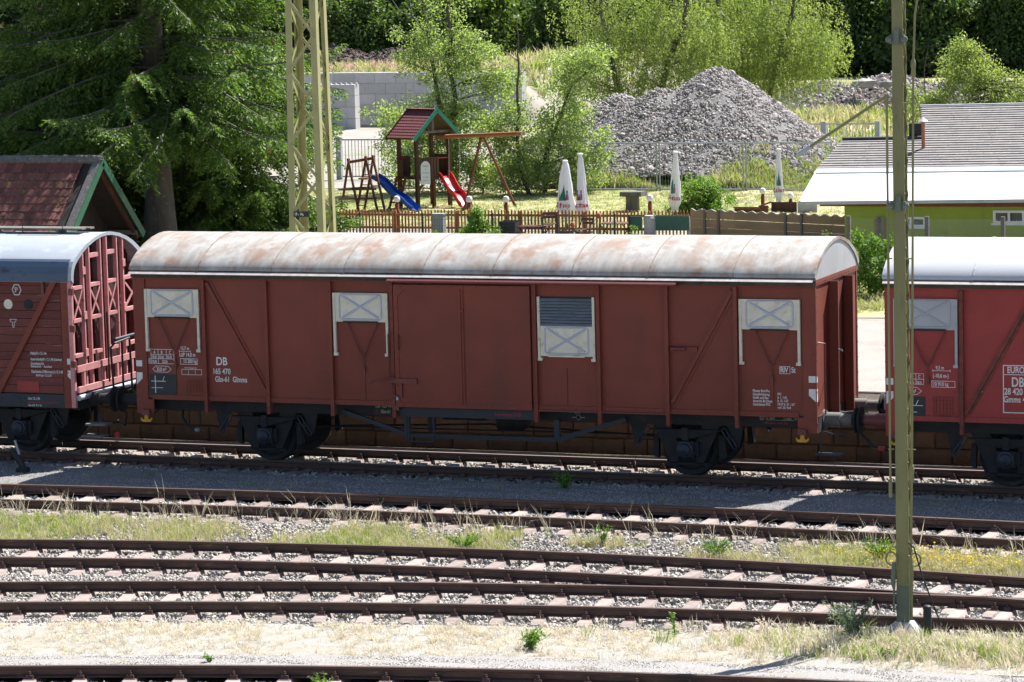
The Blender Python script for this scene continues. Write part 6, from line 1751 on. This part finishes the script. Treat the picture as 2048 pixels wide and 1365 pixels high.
for i, (x, y, z, h, lb_) in enumerate(((-14.5, 32.6, .75, .55, 'thin leafy shoot growing before the grey cabinet'), (-8.3, 32.4, .8, .65, 'thin leafy shoot climbing in front of the stone pillar'), (-7.2, 31.2, .7, .45, 'thin leafy shoot under the dark green screen'),
                                    (-16.2, 32.4, .7, .5, 'thin leafy shoot at the lattice mast end of the mesh fence'), (1.9, 24.0, .93, .95, 'tall leafy shoot in front of the chain link fence'), (-.6, 25.0, .93, 1.0, 'yellow-green leafy shoot before the board fence end'))):
    broad('leafy_shoot', lb_, (x, y, z), [(0, 0, h*.5, .16, .12, h*.5, 14), (.15, 0, h*.25, .2, .12, h*.25, 8)], 30, .07, 'leaf_bush', [([(0, 0, -.05), (.03, 0, h)], .012, .005)], .11, 50+i, cat='shoot', twigs=False)

# far wood
FP = []
for i, (h, r, lt) in enumerate(((14, 6.0, 0), (15, 6.5, 0), (13, 6.0, 0), (8, 4.2, 1), (8, 4.2, 0))):
    n1 = int(52*r)
    FP.append(broad('forest_tree', '', (0, 0, 0), [(0, 0, h*.64, r*.72, r*.62, h*.36, n1), (0, -r*.30, h*.24, r*.80, r*.45, h*.25, int(n1*.9))], 46, .40, 'leaf_forest' if not lt else 'leaf_forest_light',
          [([(0, 0, -.1), (.2, 0, h*.3), (0, 0, h*.7)], .28, .08)], 1.0, 100+i, twigs=False, group='x'))
fr_ = random.Random(5)
used = set()
def forest(kind, x, y, sc_, rz_):
    if kind in used: o = copy_tree(FP[kind])
    else: o = FP[kind]; used.add(kind)
    o.location = (x, y, float(ground_z(x, y))-.1); o.scale = (sc_, sc_, sc_*fr_.uniform(.9, 1.12)); o.rotation_euler = (0, 0, rz_)
    lt = kind == 3
    tag(o, 'lighter green small tree at the edge of the far wood' if lt else ('low dark bushy tree along the shaded edge of the far wood' if kind == 4 else 'tall dark green dense tree in the far wood'), 'tree',
        'small trees at the wood edge' if lt else ('bushy trees along the wood edge' if kind == 4 else 'trees of the far wood'))
x = -118.0; i = 0
forest(3, -62.0, 156.0, .95, .3); forest(3, -80.0, 158.0, 1.05, -.4); forest(3, -52.0, 158.5, .9, .6)
while x < -2:
    forest(i % 3, x, 172+fr_.uniform(-4, 4)+.02*x, fr_.uniform(.85, 1.1), fr_.uniform(0, .8)*(1 if i % 2 else -1)); x += fr_.uniform(4.6, 6.2); i += 1
x = -112.0
while x < 0:
    forest(i % 3, x, 188+fr_.uniform(-4, 4), fr_.uniform(1.2, 1.45), fr_.uniform(-.7, .7)); x += fr_.uniform(7, 9.5); i += 1
x = -92.0
while x < -8:
    forest(4, x, 160+fr_.uniform(-3, 3), fr_.uniform(.75, 1.1), fr_.uniform(-.7, .7)); x += fr_.uniform(4.2, 6.5)

# pole with a disc beside the soil heap
pd = thing('field_post', 'thin grey post with a dark round disc and pink cloth by the soil heap', 'post', (-40.3, 106, .55))
MB().tube([(0, 0, 0), (.02, 0, 2.75)], .05, 8).build('post', 'grey_wood', pd); MB().lathe([(.30, 0), (.33, .03), (.22, .10), (.05, .12)], (.02, 0, 2.72), (0, -.5, 1), 16).build('disc', 'planter', pd)
m = MB(); [m.lathe([(.02, 0), (.07, .05), (.05, .25), (.02, .3)], (-.08+.07*k, -.12, 2.28+.04*(k % 2)), (0, 0, 1), 6) for k in range(4)]; m.build('cloth', 'petal_pink', pd)
# pale boulders
for i, (x, y, s_, lb_) in enumerate(((-22.0, 110.0, .55, 'large pale boulder on top of the rubble heap'), (-20.6, 109.5, .40, 'smaller pale boulder on the rubble heap beside the green young tree'), (-9.75, 56.5, .30, 'round pale boulder lying at the right foot of the gravel heap'))):
    o = rock('boulder', 300+i, 'heapstone', 1.5); o.location = (x, y, float(ground_z(x, y))+(1.55 if i < 2 else .55)); o.scale = (s_, s_, s_*.75); tag(o, lb_, 'boulder')

# ================================================================== grass and weeds
def tuft(name, nbl, h, spread, width, mat, seed, bend=.5, heads=False):
    r_ = np.random.default_rng(seed); m = MB()
    for k in range(nbl):
        a = r_.uniform(0, 6.28); hh = h*r_.uniform(.5, 1.1); b0 = Vector((r_.normal(0, spread*.35), r_.normal(0, spread*.35), 0))
        d = Vector((math.cos(a), math.sin(a), 0)); w_ = width*r_.uniform(.6, 1.2); sd_ = Vector((-d.y, d.x, 0))*w_*.5
        bb = bend*r_.uniform(.3, 1.2)*hh
        p1 = b0+d*bb*.35+Vector((0, 0, hh*.6)); p2 = b0+d*bb+Vector((0, 0, hh*r_.uniform(.78, 1.0)))
        m.add([b0-sd_, b0+sd_, p1+sd_*.8, p1-sd_*.8, p2], [(0, 1, 2, 3), (3, 2, 4)])
    o = m.build(name, mat)
    return o
def zrot(n, tilt=.15): return np.stack([rng.normal(0, tilt, n), rng.normal(0, tilt, n), rng.uniform(0, 6.28, n)], -1)
def sc(n, a, b): s = rng.uniform(a, b, n); return np.stack([s, s, s*rng.uniform(.8, 1.2, n)], -1)
v2, v3, v4, v5 = [np.vectorize(f) for f in (T2, T3, T4, T5)]
# straw verge
n = 5200
X = rng.uniform(-10, 15, n); a = v4(X)-1.42; b = v5(X)+2.15
u_ = rng.random(n)**1.15
Y = a+(b-a)*u_
keep = (np.sin(X*1.3+1)+np.sin(X*3.1+Y*2)+rng.normal(0, .9, n) > -.9) & (X < 8.9) | ((X >= 8.0) & (rng.random(n) < .5))
X, Y = X[keep], Y[keep]; n = len(X)
Z = np.full(n, -.20)
tag(scatter('dry_grass', np.stack([X, Y, Z], -1), zrot(n, .35), sc(n, .5, 1.15), [tuft('straw_tuft', 15, .115, .12, .007, 'straw', 60+i, 1.3) for i in range(4)]), 'bleached straw grass covering the verge in front of the tracks', 'grass')
# grass between second and third track, in patches
n = 11000
X = rng.uniform(-12, 14, n); a = v2(X)-1.25; b = v3(X)+1.15
Y = a+(b-a)*rng.random(n)
f_ = np.sin(X*.9+.3)+.8*np.sin(X*2.3+1.2)+.8*np.sin(X*.37+Y*1.4)
left = X < 2.8
keep = (f_+rng.normal(0, .5, n) > np.where(left, .0, .8))
for wx_, wy_ in ((6.4, -7.1), (8.9, -6.75), (2.4, -7.4), (4.35, -6.4), (6.9, -7.3), (-6.5, -7.3)):
    keep |= (np.hypot(X-wx_, (Y-wy_)*1.6)+rng.normal(0, .15, n) < .42)
X, Y, f_ = X[keep], Y[keep], f_[keep]; n = len(X)
gsel = rng.random(n) < np.clip(.20+.26*f_, .05, .65)
tag(scatter('weed_grass', np.stack([X, Y, np.full(n, -.21)], -1)[gsel], zrot(gsel.sum()), sc(gsel.sum(), .45, 1.1), [tuft('grass_tuft', 12, .16, .10, .009, 'grass', 70+i, .7) for i in range(4)]), 'patches of green grass growing between the middle tracks', 'grass')
tag(scatter('pale_grass', np.stack([X, Y, np.full(n, -.21)], -1)[~gsel], zrot((~gsel).sum()), sc((~gsel).sum(), .5, 1.25), [tuft('pale_tuft', 11, .22, .10, .007, 'grass_pale', 80+i, .7) for i in range(4)]), 'pale dry grass patches growing between the middle tracks', 'grass')
# tall dry stalks along rails
n = 230
X = np.concatenate([rng.uniform(-10, 2, 150), rng.uniform(2, 14, 80)]); Y = v2(X)-1.0+rng.normal(0, .16, n)
tag(scatter('tall_stalks', np.stack([X, Y, np.full(n, -.2)], -1), zrot(n, .3), sc(n, .5, 1.3), [tuft('stalk', 4, .45, .08, .006, 'straw', 90+i, .6) for i in range(3)]), 'tall thin dry stalks along the near side of the second track', 'grass')
# flowers patch
n = 800
X = rng.normal(10.0, 1.1, n); Y = (v2(X)-1.35+v3(X)+1.2)/2+rng.normal(0, .35, n)
tag(scatter('yellow_flowers', np.stack([X, Y, -.10+rng.uniform(0, .13, n)], -1), zrot(n, .6), sc(n, .5, 1.1), [MB().lathe([(.003, 0), (.016, .006), (.012, .012)], (0, 0, 0), (0, 0, 1), 6).build('blossom', 'petal')]), 'low yellow flowers sprinkled through the grass left of the green mast', 'flowers')
n = 900
X = rng.normal(10.0, 1.2, n); Y = (v2(X)-1.35+v3(X)+1.2)/2+rng.normal(0, .38, n)
tag(scatter('flower_foliage', np.stack([X, Y, np.full(n, -.21)], -1), zrot(n), sc(n, .5, 1.0), [tuft('foliage_tuft', 16, .17, .14, .010, 'grass_pale', 95+i, .6) for i in range(3)]), 'yellow-green low foliage under the yellow flowers', 'plants')
# grass round the mast foot
n = 1300
X = rng.normal(11.2, 1.5, n); Y = -12.75+rng.normal(0, .40, n)
k = (Y > v5(X)+.95) & (Y < v4(X)-1.2); X, Y = X[k], Y[k]; n = len(X)
tag(scatter('mast_grass', np.stack([X, Y, np.full(n, -.2)], -1), zrot(n, .25), sc(n, .6, 1.5), [tuft('mast_tuft', 13, .20, .12, .008, 'straw' if i else 'grass', 110+i, .8) for i in range(3)]), 'tangled yellow grass round the foot of the green mast', 'grass')
# short shaded grass on the gravel strip
n = 1500
X = rng.uniform(-12, 14, n); b = v2(X)+.9; Y = -1.5+(b+1.5)*rng.random(n)
k = (np.sin(X*1.7)+np.sin(X*.8+Y*3)+rng.normal(0, .5, n)) > .55; X, Y = X[k], Y[k]; n = len(X)
Z = -.165+.09*(Y+1.3)/(v2(X)+.83+1.3)
tag(scatter('strip_grass', np.stack([X, Y, Z], -1), zrot(n), sc(n, .25, .6), [tuft('strip_tuft', 12, .11, .16, .009, 'grass', 120+i, .9) for i in range(3)]), 'thin low grass on the shaded gravel strip', 'grass')
# verge and lawn grass behind
n = 5200
X = rng.uniform(-3, 8, n); Y = rng.uniform(14.6, 26, n)
k = Y > 16.5-1.2*np.sin(X); X, Y = X[k], Y[k]; n = len(X)
tag(scatter('verge_grass', np.stack([X, Y, np.full(n, .95)], -1), zrot(n), sc(n, .6, 1.3), [tuft('verge_tuft', 12, .17, .13, .014, 'grass_pale' if i else 'grass', 130+i, .7) for i in range(3)]), 'rough grass on the verge behind the loading road', 'grass')
n = 9000
X = rng.uniform(-27, -4, n); Y = rng.uniform(37, 51.5, n)
tag(scatter('lawn_grass', np.stack([X, Y, np.full(n, .955)], -1), zrot(n), sc(n, .5, 1.1), [tuft('lawn_tuft', 10, .09, .16, .016, 'grass_pale' if i else 'grass', 140+i, .8) for i in range(3)]), 'short sunburnt lawn grass of the playground', 'grass')
# weeds at the foot of the heap
n = 3600
X = rng.uniform(-17.5, -7.0, n); Y = 51.6+np.abs(rng.normal(0, 1.0, n))
hz_ = np.clip((Y-52.3)*.5, 0, 2)
tag(scatter('heap_weeds', np.stack([X, Y, .93+hz_], -1), zrot(n), sc(n, .5, 1.3)*np.clip(1+.5*np.sin(X*1.5), .4, 1.5)[:, None], [tuft('heap_weed', 18, .36, .26, .028, 'grass' if i else 'grass_pale', 150+i, .5) for i in range(3)]), 'rank green weeds along the foot of the gravel heap', 'weeds')
n = 2600
X = np.concatenate([rng.uniform(-45, -20, 1600), rng.uniform(-30, -4, 1000)]); Y = np.concatenate([rng.uniform(100, 140, 1600), rng.uniform(76, 112, 1000)])
k = ~((X < -36) & (Y < 103)); X, Y = X[k], Y[k]; n = len(X)
tag(scatter('field_weeds', np.stack([X, Y, ground_z(X, Y)], -1), zrot(n), sc(n, .8, 2.0), [tuft('field_weed', 14, .45, .35, .05, 'grass' if i == 0 else 'grass_pale', 160+i, .5) for i in range(3)]), 'rough grass and weeds on the waste ground behind the gravel heap', 'weeds')
n = 1300
X = rng.uniform(-62, -40, n); Y = rng.uniform(101.8, 116, n)
tag(scatter('terrace_grass', np.stack([X, Y, ground_z(X, Y)], -1), zrot(n), sc(n, .6, 1.4), [tuft('terrace_tuft', 14, .35, .35, .05, 'petal_pink' if i == 3 else ('grass' if i == 1 else 'grass_pale'), 170+i, .5) for i in range(9)]), 'dry grass with pink flowers on the raised ground above the block wall', 'grass')

def weed(label, loc, kind, h, seed, mat='leaf_bush', nst=6, leaf=.07, spread=.35):
    r_ = np.random.default_rng(seed); t = thing('weed_plant', label, 'weed', loc)
    st_ = MB(); B, D, W_ = [], [], []
    for k in range(nst):
        a = r_.uniform(0, 6.28); tip = np.array([math.cos(a)*spread*h*r_.uniform(.3, 1), math.sin(a)*spread*h*r_.uniform(.3, 1), h*r_.uniform(.65, 1)])
        mid = tip*np.array([.35, .35, .55])
        st_.tube([(0, 0, -.02), mid, tip], [.008, .006, .003], 4, False)
        nl_ = int(18*h/.4)+6
        q = r_.random(nl_)**1.2; P_ = np.where(q[:, None] < .5, mid*(q*2)[:, None], mid+(tip-mid)*((q-.5)*2)[:, None])
        B.append(P_); D.append(unit(r_.normal(0, 1, (nl_, 3))+np.array([0, 0, .3]))*(leaf*r_.uniform(.6, 1.3, nl_))[:, None]); W_.append(leaf*r_.uniform(.25, .45, nl_))
    st_.build('stems', mat, t)
    v, q = diamonds(np.concatenate(B), np.concatenate(D), np.concatenate(W_)); fast_mesh('leaves', v, q, mat, t)
    return t
weed('bushy grey-green weed with fine leaves left of the mast foot', (9.95, -12.35, -.2), 0, .55, 1, 'leaf_grey', 26, .075, .8)
weed('broad-leaved green weed alone on the dry verge', (5.95, -13.95, -.19), 0, .26, 2, 'leaf_bush', 14, .09, 1.0)
weed('tall fresh yellow-green weed between the middle tracks', (6.4, -7.1, -.26), 0, .40, 3, 'leaf_bush', 34, .05, .8)
weed('tall fresh yellow-green weed beside the yellow flowers', (8.9, -6.75, -.26), 0, .42, 4, 'leaf_bush', 36, .05, .9)
weed('green weed cushion with yellow tips between the tracks', (2.4, -7.4, -.22), 0, .30, 5, 'leaf_bush', 26, .06, 1.3)
weed('dark green leafy weed growing by the wagon track in the shade', (2.0, -1.75, -.15), 0, .30, 6, 'leaf_bush', 12, .08, .8)
weed('thin upright weed at the sleeper ends beside the dry verge', (7.55, -12.6, -.2), 0, .36, 7, 'leaf_bush', 3, .06, .25)
weed('small green weed on the gravel footpath near the curved track', (2.2, -15.95, -.13), 0, .10, 8, 'leaf_bush', 12, .05, 1.2)
weed('yellow-green weed bunch spilling over the curved near rail', (4.3, -16.95, -.2), 0, .24, 9, 'leaf_bush', 18, .06, 1.2)
weed('low green weed patch below the mast on the verge', (10.7, -13.3, -.19), 0, .14, 10, 'leaf_bush', 20, .06, 1.6)
weed('sparse dry weed at the sleeper ends left of the mast', (8.6, -12.0, -.2), 0, .22, 11, 'straw', 6, .04, .8)
weed('thin flowering weed with yellow tips beside the second track', (4.35, -6.4, -.22), 0, .38, 12, 'leaf_bush', 9, .05, .5)
